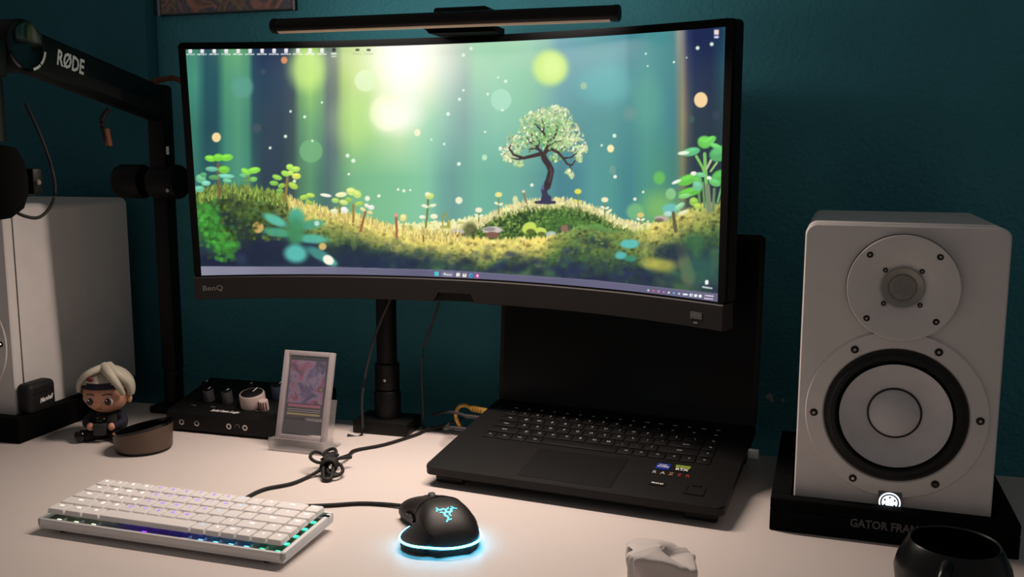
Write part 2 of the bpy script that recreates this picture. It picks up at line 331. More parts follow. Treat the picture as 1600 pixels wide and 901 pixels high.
    ground([(276,305),(320,294),(345,290),(390,291),(412,297),(440,302),(470,318),(505,328),(545,334),(580,346),(620,360),(660,367),(720,372),(800,374),(850,372),(885,364),(905,352),(935,350),(962,360),(985,364),(1010,358),(1040,343),(1070,330),(1100,322),(1150,310)],near,5.,5)
    for i in range(900):
        x = rg.uniform(285,1140); top = np.interp(x,[276,345,412,470,545,620,720,850,905,962,1010,1070,1150],[303,291,298,318,335,360,373,373,353,360,359,331,311])
        dep = abs(rg.normal(0,1)); y = top+5+dep*36
        warm = np.interp(x,[276,430,470,640,840,880,985,1020,1150],[.1,.2,.9,1,1,.3,.4,.9,.6])*np.clip(1.25-dep*.75,0,1)
        base = np.array((58,96,52))*(1-warm)+np.array((248,222,116))*warm; base = base*rg.uniform(.75,1.15)
        if dep>1.3: base = np.array((44,74,70))*rg.uniform(.6,1.5)
        blend(x,y,rg.uniform(2.5,6),rg.uniform(2.5,5),np.clip(base,0,255),rg.uniform(.25,.6),.6)
    for i in range(3400):                            # grainy moss heads
        x = rg.uniform(285,1140); top = np.interp(x,[276,345,412,470,545,620,720,850,905,962,1010,1070,1150],[303,291,298,318,335,360,373,373,353,360,359,331,311])
        dep = rg.random(); y = top+4+dep*(44 if x < 880 else 60)
        warm = np.interp(x,[276,430,465,640,840,870,985,1020,1150],[.12,.25,1,1,1,.35,.35,.85,.5])*np.clip(1.1-dep*1.25,0,1)
        base = np.array((70,108,50))*(1-warm)+np.array((255,230,122))*warm; v_ = rg.random()
        base = base*(.35+.5*v_) if rg.random() < (.22 if 465 < x < 850 and dep < .6 else .42) else base*(.8+.35*v_)
        blend(x,y,rg.uniform(1.3,3.6),rg.uniform(1.2,3.),np.clip(base,0,255),rg.uniform(.3,.75)*np.clip(1.25-dep*.7,0,1),.5)
    for i in range(420):                             # darker clumps low down
        x = rg.uniform(285,1140); y = np.interp(x,[285,700,930,1140],[412,418,430,446])-abs(rg.normal(0,13)); blend(x,y,rg.uniform(4,11),rg.uniform(3,7),np.array((24,34,62))*rg.uniform(.7,1.5) if rg.random()<.6 else np.array((58,100,74))*rg.uniform(.6,1.1),rg.uniform(.2,.5),.7)
    # left slope: dark gaps and a vivid tuft
    for cx,cy,rx,ry,c,a in [(362,318,24,9,(30,44,40),.75),(352,345,16,16,(28,40,52),.8),(380,362,24,26,(34,52,40),.6),(420,398,70,20,(22,32,58),.85),(340,408,60,12,(20,30,56),.9),(376,404,9,9,(48,62,92),.6),(340,352,8,8,(70,84,110),.6),(324,352,20,26,(58,128,48),.7),(345,376,22,20,(46,124,52),.7),(520,398,60,14,(30,46,54),.7),(590,406,80,12,(26,42,70),.7),(403,355,9,9,(206,164,96),1.)]:
        blend(cx,cy,rx,ry,c,a,.12 if a==1. else .7)
    for i in range(500):
        t_ = rg.random(); x = 316+40*t_+rg.normal(0,9); y = 332+58*t_+rg.normal(0,11); blend(min(max(x,305),372),min(y,406),rg.uniform(2,5),rg.uniform(2,4.5),np.clip(np.array((66,150,56))*rg.uniform(.45,1.25),0,255),rg.uniform(.3,.7),.5)
    for i in range(260):
        x = rg.uniform(345,450); y = rg.uniform(305,375); blend(x,y,rg.uniform(1.5,4.5),rg.uniform(1.5,4),np.clip(np.array((96,124,50))*rg.uniform(.25,1.2),0,255),rg.uniform(.3,.65),.5)
    for i in range(240):
        x = rg.uniform(305,450); y = np.interp(x,[305,345,412,450],[300,290,297,306])+rg.uniform(-3,16)
        stroke([(x,y+4),(x+rg.uniform(-3,3),y-rg.uniform(2,7))],1.1,.5,np.array((150,176,78))*rg.uniform(.55,1.15),.6)
    for i in range(420):
        x = rg.uniform(452,720); y = np.interp(x,[452,505,545,620,720],[312,328,336,358,368])+rg.uniform(-6,10)
        stroke([(x,y+4),(x+rg.uniform(-2,2),y-rg.uniform(1,6))],1.2,.6,np.clip(np.array((250,226,134))*rg.uniform(.7,1.1),0,255),.55)
    for i in range(520):
        x = rg.uniform(745,1000); y = np.interp(x,[745,764,790,820,850,885,912,940,962,1000],[349,336,324,316,313,313,319,329,342,352])+abs(rg.normal(0,5))-2
        stroke([(x,y+3),(x+rg.uniform(-2.5,2.5)+(x-868)*.02,y-rg.uniform(1,5))],.9,.4,np.clip(np.array((250,240,176))*rg.uniform(.75,1.08),0,255),.7)
    # cyan leaves low in the picture
    t1,t2 = (86,190,170),(60,140,120)
    for cx,cy,rx,ry,r,c in [(430,344,20,7,.42,(96,200,178)),(463,340,12,15,0.,(66,172,148)),(487,351,20,7,-.18,(70,160,130)),(434,363,22,7,.12,(76,166,130)),(488,373,24,7,.06,(90,190,166)),(462,362,13,22,0.,(64,140,92)),(462,396,18,14,.1,(96,204,190)),(500,398,24,8,.5,(70,150,140)),(516,408,12,6,.5,(90,180,160))]: blend(cx,cy,rx,ry,c,.88,.4,r)
    blend(513,406,9,7,(250,246,226),1,.2,.6); blend(504,385,6,5.5,(222,186,110),.95,.3); blend(495,349,4,4,(214,240,230),.8,.4); blend(984,381,15,7,(90,196,196),.9,.3); blend(970,399,9,6,(90,190,186),.9,.35); blend(985,404,10,5,(62,150,120),.8,.5)
    blend(1048,326,13,8,(110,190,186),.95,.25); blend(1044,334,7,4,(200,232,226),.8,.4); stroke([(1052,332),(1054,350),(1056,362)],2.2,2.6,(96,92,62),.8); stroke([(1064,386),(1070,410),(1078,440)],7,9,(104,104,78),.55,.7)
    blend(1030,335,16,7,(196,186,170),0.,.3); blend(1034,341,11,4.5,(186,176,164),.95,.25); blend(1030,344,7,3,(110,84,74),.8,.4)
    blend(1035,414,22,10,(190,184,78),.75,.6); blend(1015,410,14,9,(206,196,84),.6,.6); blend(1085,380,18,16,(58,110,70),.7,.6); blend(1095,420,30,24,(54,116,86),.6,.7); blend(1050,392,26,12,(28,46,66),.7,.6)
    # sprouts
    def leaf(cx,cy,rx,ry,r,c): blend(cx,cy,rx,ry,c,1,.15,r); blend(cx-rx*.1,cy-ry*.35,rx*.7,ry*.4,np.clip(np.array(c)*1.18,0,255),.7,.5,r)
    g1=(128,206,72)
    stroke([(341,256),(341,280),(343,308)],2,1.8,(120,92,66),.85)
    for a in [(329,247.5,9,5,.15,(132,214,70)),(341,246,8,6,0,(122,206,62)),(354,246,10,5.5,-.1,(126,212,72)),(331,264,10,4,.05,(110,180,150)),(350,265,9,6,0,(120,196,66)),(353,275,13,3.5,.05,(128,206,180)),(335,277,9,4,0,(92,150,90)),(355,282,7,3,.1,(120,196,150))]: leaf(*a)
    for a in [(314,279,8,7,.3,(110,186,140)),(322,286,7,4,0,(132,208,184)),(311,295,8,5,0,(110,190,160)),(318,273,5,4,0,(86,160,110))]: leaf(*a)
    stroke([(388,275),(388,303)],1.8,1.8,(126,140,70),.85)
    for a in [(384,268,8,4.5,.5,(142,216,78)),(397,266,10,5,-.15,(140,218,78)),(380,274,6,3,.2,(110,184,130)),(396,280,6,4,-.1,(120,190,90)),(384,283,6,3,.2,(88,140,90))]: leaf(*a)
    stroke([(449,278),(447,300),(444,316)],2,2,(146,120,64),.85)
    for a in [(453,261,6,5,.2,(172,224,92)),(462,264,7,4.5,0,(182,226,96)),(446,271,7,4.5,.3,(160,218,84)),(463,275,7,5,0,(214,222,96)),(433,277,8,4,.3,(146,204,84)),(428,286,7,4,.1,(128,190,80)),(458,290,8,5,.5,(170,204,80)),(440,290,6,4,-.3,(140,186,76)),(437,298,6,4,0,(120,170,76)),(454,270,5,4,0,(190,228,100))]: leaf(*a)
    for a in [(475,308,7,4,-.2,(166,206,84)),(485,305,7,3.6,.1,(180,214,92)),(483,316,6,3,.2,(150,190,80))]: leaf(*a)
    stroke([(552,320),(552,348)],1.8,1.6,(150,130,66),.9); stroke([(532,308),(531,332)],1.6,1.6,(120,140,60),.9)
    for a in [(549,299,8,6,.2,(214,232,132)),(558,303,7,6,.6,(200,226,116)),(561,318,7,3.5,-.2,(168,200,90)),(545,312,6,4,.2,(150,190,90)),(509,305,9,2.6,.15,(240,240,220)),(533,304,9,4,-.1,(236,240,176)),(537,316,7,4,.2,(200,222,130)),(524,313,6,4,.1,(170,210,110)),(538,328,6,5,.4,(236,236,226)),(522,330,6,4,0,(226,230,180))]: leaf(*a)
    stroke([(571,330),(566,350),(563,362)],1.6,1.8,(150,104,66),.9)
    for a in [(573,321,4,3,.5,(238,234,196)),(580,324,5,4,0,(236,232,216)),(567,327,5,3,.5,(220,214,150)),(578,332,5,3,.2,(214,206,150))]: leaf(*a)
    stroke([(619,338),(620,372)],1.8,1.6,(166,100,72),.9); blend(619,336,3,3,(226,160,140),1,.3); stroke([(631,345),(630,360)],1,1,(190,170,90),.8); leaf(630,340,5,6,.6,(236,220,140)); stroke([(661,368),(662,378)],1.2,1.2,(140,100,60),.8)
    stroke([(669,312),(667,340),(665,356)],1.4,1.2,(110,120,56),1)
    for a in [(671,306,7,5,0,(200,222,120)),(668,303,4,3,0,(236,240,190)),(664,322,6,2.6,.3,(230,236,200)),(676,321,6,2.6,-.2,(226,232,190)),(660,339,5,3,0,(238,236,206)),(678,338,6,4,0,(240,236,196))]: leaf(*a)
    stroke([(692,352),(691,338),(695,332)],1,1,(150,150,70),1); stroke([(700,352),(699,340),(695,332)],1,1,(150,150,70),1)
    def tiny(x,y,hh,c,top=(240,238,196)):
        stroke([(x,y),(x,y-hh)],.9,.8,(126,130,70),1); blend(x,y-hh,5.5,4,c,1,.25); leaf(x-3.5,y-hh*.55,3.6,1.8,.4,top); leaf(x+3.5,y-hh*.5,3.6,1.8,-.4,top)
    tiny(779,334,30,(238,232,142)); tiny(903,331,32,(226,224,88),(214,212,110)); tiny(945,338,26,(244,236,190)); tiny(748,346,18,(246,238,204)); blend(805,312,4,6,(240,232,170),.9,.4); stroke([(818,301),(823,318)],1.2,1,(150,116,74),1); blend(818,299,2.5,2,(240,214,190),1,.4); leaf(940,332,5,2.4,.6,(240,236,190)); leaf(952,330,5,2.2,-.7,(238,232,180)); tiny(1001,350,14,(220,200,120))
    # plant at the right edge
    gs = (96,176,96)
    for p,a,b,c in [([(1101,240),(1103,280),(1106,320)],2.4,2.4,(124,192,104)),([(1088,244),(1098,262),(1102,275)],2,1.6,(126,196,96)),([(1111,250),(1104,264)],1.8,1.4,(188,196,150)),([(1120,254),(1110,268)],1.6,1.4,(150,196,120)),([(1105,290),(1108,330)],3.5,4,(126,140,110)),([(1098,285),(1101,325)],1.6,1.6,(104,150,90)),([(1128,290),(1121,316)],1.4,1.4,(120,180,110)),([(1092,300),(1094,330)],2,2,(98,140,80)),([(1116,295),(1114,330)],2,2,(104,136,96))]: stroke(p,a,b,c,.95)
    for a in [(1101,222,11,10,.1,(104,196,84)),(1108,220,12,6,-.5,(110,206,92)),(1080,237,14,6.5,-.22,(98,190,128)),(1068,239,9,3,-.1,(222,240,210)),(1124,240,16,12,-.35,(86,172,104)),(1118,228,10,4,.35,(112,206,110)),(1074,281,16,8,-.35,(104,196,76)),(1057,284,8,2.6,-.4,(222,236,214)),(1088,281,9,6,.1,(100,186,80)),(1084,271,5,3.4,0,(238,232,220)),(1078,300,19,7,-.25,(100,190,74)),(1070,306,10,4,-.2,(130,204,120)),(1095,273,8,4,.1,(120,200,140)),(1124,276,13,10,-.5,(86,176,84)),(1117,285,10,6,.3,(104,190,110)),(1108,278,4,3,.2,(222,240,222)),(1090,290,8,8,.4,(116,190,150)),(1084,315,7,7,.2,(150,196,80)),(1062,322,9,4,-.6,(150,206,160)),(1090,322,6,5,0,(176,206,84)),(1068,332,9,3,-.4,(226,226,176))]: leaf(*a)
    # the little tree
    bark=(56,40,40)
    trunk = [(849,313),(853,302),(849,294),(856,282),(861,268),(858,258),(850,248),(850,240)]
    for i in range(12): blend(*[(853,315,8,4),(845,316,5,3),(857,311,5,6),(839,316,4,2.2),(864,316,5,2.5),(851,302,4.6,8),(850,297,4.6,6),(854,289,4.4,8),(853,307,5,5),(849,311,4,5),(857,316,7,3),(848,293,2.2,4)][i],(52,52,82) if i!=11 else (90,100,150),1,.25)
    stroke([(855,292),(859,276),(861,266),(857,257),(851,249),(849,242)],4.6,4.2,(50,38,44),1); stroke([(858,284),(862,270),(860,262)],1.4,1.2,(84,64,62),.6)
    crown = [(850,195,36,26),(832,198,22,22),(868,186,28,22),(880,208,28,22),(898,226,18,14),(808,222,18,14),(800,238,17,14),(822,220,22,18),(846,178,18,12),(870,178,20,12),(845,216,26,18),(870,222,22,16),(890,214,22,18),(795,246,10,8),(810,256,7,5),(868,246,9,8),(904,245,6,10),(860,205,34,30),(888,268,5,4),(893,274,3,4),(910,233,8,7)]
    def leaves(n, dark):
        for i in range(n):
            cx,cy,rx,ry = crown[rg.integers(len(crown))] if i%3 else crown[[0,2,3,11,17][rg.integers(5)]]
            a = rg.uniform(0,6.283); r = math.sqrt(rg.random()); x = cx+rx*r*math.cos(a); y = cy+ry*r*math.sin(a)
            e = np.clip(max(abs(x-850)/62,(208-y)/46,0),0,1)**1.1
            c0 = np.array((112,176,108) if rg.random()<.6 else (148,196,110)); c1 = np.array((252,248,206)); t = e*rg.uniform(.4,1.1)
            if rg.random()<.16: t = 1
            c = c0*(1-min(t,1))+c1*min(t,1); c = np.clip(c*(rg.uniform(.55,.8) if dark else rg.uniform(.9,1.1)),0,255)
            blend(x,y,rg.uniform(1.2,2.6),rg.uniform(1.,1.8),c,.9,.35,rg.uniform(0,3.1))
    leaves(800,True); leaves(1150,False)
    for p,a,b in [([(850,246),(846,240),(834,243),(818,247),(803,242),(793,228)],3.2,.9),([(818,247),(808,249),(797,246)],1.4,.7),([(848,240),(840,231),(832,219),(830,207)],2.2,.8),([(846,236),(836,232),(826,233)],1.4,.8),([(852,238),(857,226),(858,217),(849,207),(840,198),(835,192)],2.8,.8),([(849,207),(850,196),(846,186)],1.2,.7),([(857,222),(866,214),(870,205),(871,194)],2,.7),([(858,228),(868,221),(878,221)],1.5,.7),([(852,236),(862,233),(872,238),(880,247),(886,256),(894,258),(899,250)],2.4,.8),([(880,247),(892,246),(900,240),(904,234)],1.4,.7),([(874,238),(880,230),(884,229)],1,.7),([(803,242),(796,234),(798,224)],1,.6),([(836,226),(828,222),(823,214)],1.1,.6),([(890,258),(893,266),(893,272)],.9,.6),([(840,232),(843,222),(838,212)],1,.6)]:
        stroke(p,a,b,bark,1,.3)
    leaves(260,False)
    # desktop icons with captions, recycle bin
    for i in range(12):
        x = 297.2+18.72*i; y = 79.6-.05*i
        blend(x,y,2.7,3.6,(250,246,250),1,.15,0,6); blend(x,y+1,1.2,1.2,(226,176,206) if i%4<2 else (200,196,206),.9,.4)
        for k_ in range(9): blend(x-7.4+k_*1.7,y+5.4+rg.uniform(-.25,.25),.85,1.1,(255,255,255),rg.uniform(.55,1),.3)
    blend(521.6,78,2.8,2.8,(40,44,52),1,.2,0,6); blend(521.6,84,4.6,1.2,(236,240,236),.9,.3,0,6); blend(521.6,88,4,1.1,(220,226,214),.8,.3,0,6)
    for x in (558.5,576): blend(x,78,3,1.8,(60,74,48),.9,.3,0,5); [blend(x-7+k_*1.9,84.5,.7,.7,(120,140,90),.55,.4) for k_ in range(8)]
    blend(1119.3,50.5,3.7,4,(228,206,206),1,.12,0,8); blend(1119.3,50.5,1.2,1.2,(255,250,245),1,.4); blend(1119.3,58,3.6,1.6,(226,220,255),1,.3,0,5)
    blend(1104.3,441,2.6,3.4,(248,250,250),1,.15,0,5); [blend(1097.5+k_*1.8,448+k_*.28,.9,1.4,(255,255,255),rg.uniform(.6,1),.3) for k_ in range(9)]
    # task bar
    top = np.interp(X,[300,316,520,700,930,1118,1150],[416,416,416.8,422,437.6,458.4,462]); m = np.clip((Y-top)*1.2+.5,0,1)[...,None]
    bar = mix((138,138,156),(98,96,124),(X-316)/330.)+(n1*6-3)[...,None]; img[:] = img*(1-m)+bar*m
    m = np.clip(1-np.abs(Y-top-.4)/.9,0,1)[...,None]*.5; img[:] = img*(1-m)+np.array((150,148,168))*m
    blend(682.2,427.4,3,3.2,(64,224,226),1,.1,0,8); stroke([(682.2,424.2),(682.2,430.6)],.35,.35,(70,120,140),.9); stroke([(679.2,427.4),(685.2,427.4)],.35,.35,(70,120,140),.9)
    blend(699.5,428.6,10,4,(122,122,146),1,.15,0,4); blend(694.6,427.8,1.5,1.5,(255,255,255),.9,.4); [blend(697.5+1.5*k_,428.9+.1*k_,.8,.9,(255,255,255),.85,.3) for k_ in range(6)]
    blend(715.8,429,3,3,(240,238,224),1,.12,0,8); blend(717,430,1,1,(200,190,170),.9,.3,0,6); blend(725.8,429.8,3,2.8,(244,236,216),1,.12,0,8); blend(725.8,428.6,1,1.6,(130,120,120),.9,.3); blend(735.6,430.2,3,3,(64,176,226),1,.15); blend(736,430.6,1.4,1.4,(24,70,130),1,.3); blend(745.5,430.8,3,3.4,(196,70,150),1,.2,0,5); blend(746,430.6,1.5,2,(250,220,240),1,.3)
    def tb(x): return float(np.interp(x,[930,1118],[437.6,458.4]))+6.6
    for x,c in [(1013,(220,220,230)),(1021,(220,110,130)),(1029,(230,130,180)),(1037,(200,110,200)),(1045,(230,230,240)),(1053,(100,180,230)),(1061,(220,220,230))]: blend(x,tb(x),1.6,1.6,c,1,.4)
    for x in (1068.5,1070.5,1073,1080,1087,1094): blend(x,tb(x),1.6 if x<1075 else 2.4,1.3 if x<1075 else 2.2,(250,250,255),1,.3,0,4)
    blend(1080.6,tb(1080.6),.9,.9,(90,90,120),1,.3)
    for k_ in range(8): x = 1102+1.7*k_; blend(x,tb(x)-2,.9,1.2,(245,240,250),rg.uniform(.6,1),.3); blend(x-1.,tb(x)+2.6,.9,1.2,(250,225,245),rg.uniform(.6,1),.3)
    return np.clip(img,0,255)/255.

def make_screen():
    im = draw_wallpaper(); NX, NZ = 860, 364
    u = np.linspace(-1,1,NX); v = np.linspace(-1,1,NZ); U,V = np.meshgrid(u,v)
    co = [[711.677,255.162],[-3.897,-182.672],[-0.085,-3.988],[400.455,1.89],[8.356,-17.411],[0.174,-0.759],[2.955,4.436],[0.632,-12.262],[0.025,-0.572],[12.241,0.526],[0.894,-1.805],[0.035,-0.141],[0.751,0.256],[0.126,-0.716],[0.008,-0.061]]
    DX = np.zeros_like(U); DY = np.zeros_like(U); k = 0            # panel coordinates -> units of the drawing
    for i in range(5):
        for j in range(3): b = U**i*V**j; DX += co[k][0]*b; DY += co[k][1]*b; k += 1
    h,w,_ = im.shape; fx = np.clip((DX-PX0)*PS-.5,0,w-1.01); fy = np.clip((DY-PY0)*PS-.5,0,h-1.01); ix = fx.astype(int); iy = fy.astype(int); tx = (fx-ix)[...,None]; ty = (fy-iy)[...,None]
    c = (im[iy,ix]*(1-tx)+im[iy,ix+1]*tx)*(1-ty)+(im[iy+1,ix]*(1-tx)+im[iy+1,ix+1]*tx)*ty
    c = lin(c*255.); t = U*MW/MR; P = np.stack([MR*np.sin(t), MR*np.cos(t)-MR, V*MH], -1).reshape(-1,3)
    I = (np.arange(NZ-1)[:,None]*NX+np.arange(NX-1)[None,:]).ravel(); F = np.stack([I,I+1,I+NX+1,I+NX],1).astype(np.int32)
    me = bpy.data.meshes.new('screen'); me.vertices.add(len(P)); me.vertices.foreach_set('co', P.astype(np.float32).ravel()); me.loops.add(F.size); me.loops.foreach_set('vertex_index', F.ravel())
    me.polygons.add(len(F)); me.polygons.foreach_set('loop_start', np.arange(0,F.size,4,dtype=np.int32)); me.polygons.foreach_set('loop_total', np.full(len(F),4,np.int32)); me.update(calc_edges=True)
    at = me.color_attributes.new('picture','FLOAT_COLOR','POINT'); at.data.foreach_set('color', np.concatenate([c.reshape(-1,3), np.ones((len(P),1))],1).astype(np.float32).ravel())
    m = bpy.data.materials.new('lit_display'); m.use_nodes = True; nt = m.node_tree; b = nt.nodes['Principled BSDF']; b.inputs['Base Color'].default_value = (.004,.004,.005,1); b.inputs['Roughness'].default_value = .35
    an = nt.nodes.new('ShaderNodeAttribute'); an.attribute_name = 'picture'; nt.links.new(an.outputs['Color'], b.inputs['Emission Color']); b.inputs['Emission Strength'].default_value = 1.; MATS['lit_display'] = m
    o = put('screen', me, 'lit_display', mon); o['label'] = 'glowing panel with forest wallpaper, desktop icons and task bar'
make_screen()
# bezel ring: rounded outer outline, square opening
OW, OT, OB = .4102, .1772, -.170
def perim():
    P = []
    for p,q in zip(rrect(-OW,OW,OB,OT,.007,5), rrect(-OW,OW,OB,OT,.007,5)[1:]+rrect(-OW,OW,OB,OT,.007,5)[:1]):
        n = max(1,int(math.dist(p,q)/.012)); P += [(p[0]+(q[0]-p[0])*k/n, p[1]+(q[1]-p[1])*k/n) for k in range(n)]
    return P
Pm = perim(); n = len(Pm); g = G(); vs = []
for a,z in Pm:
    ia, iz = max(-MW,min(MW,a)), max(-MH,min(MH,z))
    vs += [mp(ia,.0005,iz), mp(ia,-.0014,iz), mp(a,-.0014,z), mp(a,.018,z)]
g.add(vs, [(4*i+k, 4*i+k+1, 4*((i+1)%n)+k+1, 4*((i+1)%n)+k) for i in range(n) for k in range(3)]); g.build('bezel','bezel_black',mon)
# outer rim line and back shell
g = G(); vs = []
for a,z in Pm:
    s = 1.0016; vs += [mp(a*s,.004,z*s), mp(a*s,.022,z*s), mp(a*.93,.034,z*.9)]
fs = [(3*i+k, 3*i+k+1, 3*((i+1)%n)+k+1, 3*((i+1)%n)+k) for i in range(n) for k in range(2)]; g.add(vs,fs)
na = 40
g.grid(lambda u,v: mp((u*2-1)*OW*.93, .034, (OB+(OT-OB)*v)*.9), na, 2); g.build('back_shell','black_plastic',mon)
G().box(-.07,.07,.028,.046,-.07,.07,.006).build('mount_plate','black_plastic',mon)
# chin with the trapezoid notch
def zb(a):
    if -.0372 < a < .0283:
        return -.2035+.0135*min(1,(a+.0372)/.0078,(.0283-a)/.006)
    return -.2035
A = sorted(set([round(-.4102+.8204*i/60,4) for i in range(61)]+[-.0372,-.0294,.0223,.0283])); g = G(); vs = []
for a in A:
    z0 = zb(a); vs += [mp(a,.018,-.1695), mp(a,-.0052,-.1695), mp(a,-.0064,-.1707), mp(a,-.0064,z0+.0012), mp(a,-.0052,z0), mp(a,.020,z0)]
fs = [(6*i+k, 6*i+(k+1)%6, 6*(i+1)+(k+1)%6, 6*(i+1)+k) for i in range(len(A)-1) for k in range(6)]; fs += [tuple(range(6)), tuple(6*(len(A)-1)+k for k in range(6))[::-1]]
g.add(vs,fs); chin = g.build('chin','chin_plastic',mon,smooth=25)
g = G(); g.grid(lambda u,v: mp(-.0365+.0643*u, .004, -.2034+.0134*v), 8, 1); g.build('notch_panel','black_plastic',chin)
def on_chin(a, z): x,y,_ = mp(a,-.0067,0); return T(x,y,z) @ RZm(-a/MR) @ FRONT
text('brand_lettering','BenQ',.0115,'grey_print',chin,on_chin(-.3828,-.1865),wide=1.15)
G().prism(rrect(-.0085,.0085,-.0045,.0045,.0008,2),0,.0006,on_chin(.3725,-.1872)).build('badge','dim_print',chin)
text('badge_lettering','HDRi',.0062,'grey_print',chin,T(0,-.0009,0) @ on_chin(.3725,-.1872),shear=.3)
G().prism(rrect(-.003,.003,-.0011,.0011,.0004,2),0,.0005,on_chin(.3718,-.1968)).build('sensor_window','grey_print',chin)

# monitor arm on the desk behind
arm = thing('monitor_arm','black round monitor arm post on a square clamp base behind the monitor','monitor arm',(-.585,1.345,0))
G().box(-.046,.046,-.034,.028,0,.021,.002).build('base_plate','black_plastic',arm)
G().lathe([(0,.021),(.021,.021),(.021,.062),(.019,.065),(0,.065)],28).build('lower_collar','black_plastic',arm)
G().lathe([(0,.066),(.016,.066),(.016,.46),(.014,.465),(0,.465)],28).build('pole','black_plastic',arm)
G().lathe([(.016,.068),(.0195,.068),(.0195,.108),(.016,.11)],28).build('collar','black_plastic',arm)
G().lathe([(0,0),(.0028,0),(.0028,.002),(0,.0025)],12,T(.004,-.0192,.085) @ RX(math.pi/2)).build('screw','chrome',arm)
G().box(-.02,.155,-.0055,.017,.40,.44,.005).build('arm_link','black_plastic',arm)
for nm,lab,pts in (('display_cable','thin dark cable hanging from the monitor beside the arm post',[(-.560,1.315,.225),(-.585,1.313,.17),(-.600,1.309,.12),(-.612,1.308,.06),(-.61,1.30,.0025),(-.63,1.29,.0025)]),
                   ('display_cable','thin dark cable dropping from the notch at the monitor centre',[(-.490,1.335,.22),(-.51,1.345,.17),(-.528,1.352,.12),(-.53,1.358,.03),(-.53,1.36,.0025),(-.50,1.362,.0025)])):
    tag(G().tube(pts,.0021,8).build(nm,'grey_cable'),lab,'cable')

# ---------------------------------------------------------------- light bar on top of the monitor
bar = thing('light_bar','black tubular light bar clipped on the top edge of the monitor','lamp',(-.4495,1.2125,.6121),(0,.0098,-.058))
G().lathe([(0,-.2435),(.0098,-.2435),(.0102,-.242),(.0102,.242),(.0098,.2435),(0,.2435)],32,RY(math.pi/2)).build('tube','bar_metal',bar)
for s in (-1,1): G().lathe([(0,.2435),(.0106,.2435),(.0106,.2498),(.009,.2515),(0,.2515)],28,RY(s*math.pi/2)).build('end_cap','black_plastic',bar)
G().grid(lambda u,v: (-.24+.48*u, -.0104*math.sin(math.radians(-20+60*v)), -.0104*math.cos(math.radians(-20+60*v))), 24, 5).build('diffuser','bar_diffuser',bar)
G().box(-.009,.069,.012,.05,.004,.0185,.004).build('sensor_cap','black_plastic',bar)
mt = G().prism([(-.033,-.0075),(.075,-.0075),(.075,-.0155),(-.021,-.0155),(-.025,-.011)],0,.040,T(0,.066,.002) @ FRONT).build('clip','shield_black',bar)
G().box(-.028,.028,.060,.118,.0,.012,.004).build('counterweight_bridge','black_plastic',bar); G().box(-.03,.03,.112,.140,-.06,.012,.006).build('counterweight','black_plastic',bar)
def bar_lamp(name, loc, rot, sx, sy, w, spread, col):
    l = bpy.data.lights.new(name,'AREA'); l.shape = 'RECTANGLE'; l.size = sx; l.size_y = sy; l.energy = w; l.color = col; l.spread = spread
    o = bpy.data.objects.new(name,l); COL.objects.link(o); o.parent = bar; o.location = loc; o.rotation_euler = rot
bar_lamp('front_light',(0,-.004,-.0115),(math.radians(-6),0,0),.47,.007,LAMP_FRONT_W,math.radians(158),(1.,.81,.71))
for bx,bw in ((-.135,.19),(.165,.13)): bar_lamp('back_light',(bx,.0118,.005),(math.radians(106),0,0),bw,.006,LAMP_BACK_W*bw/.32,math.radians(165),(1.,.93,.86))

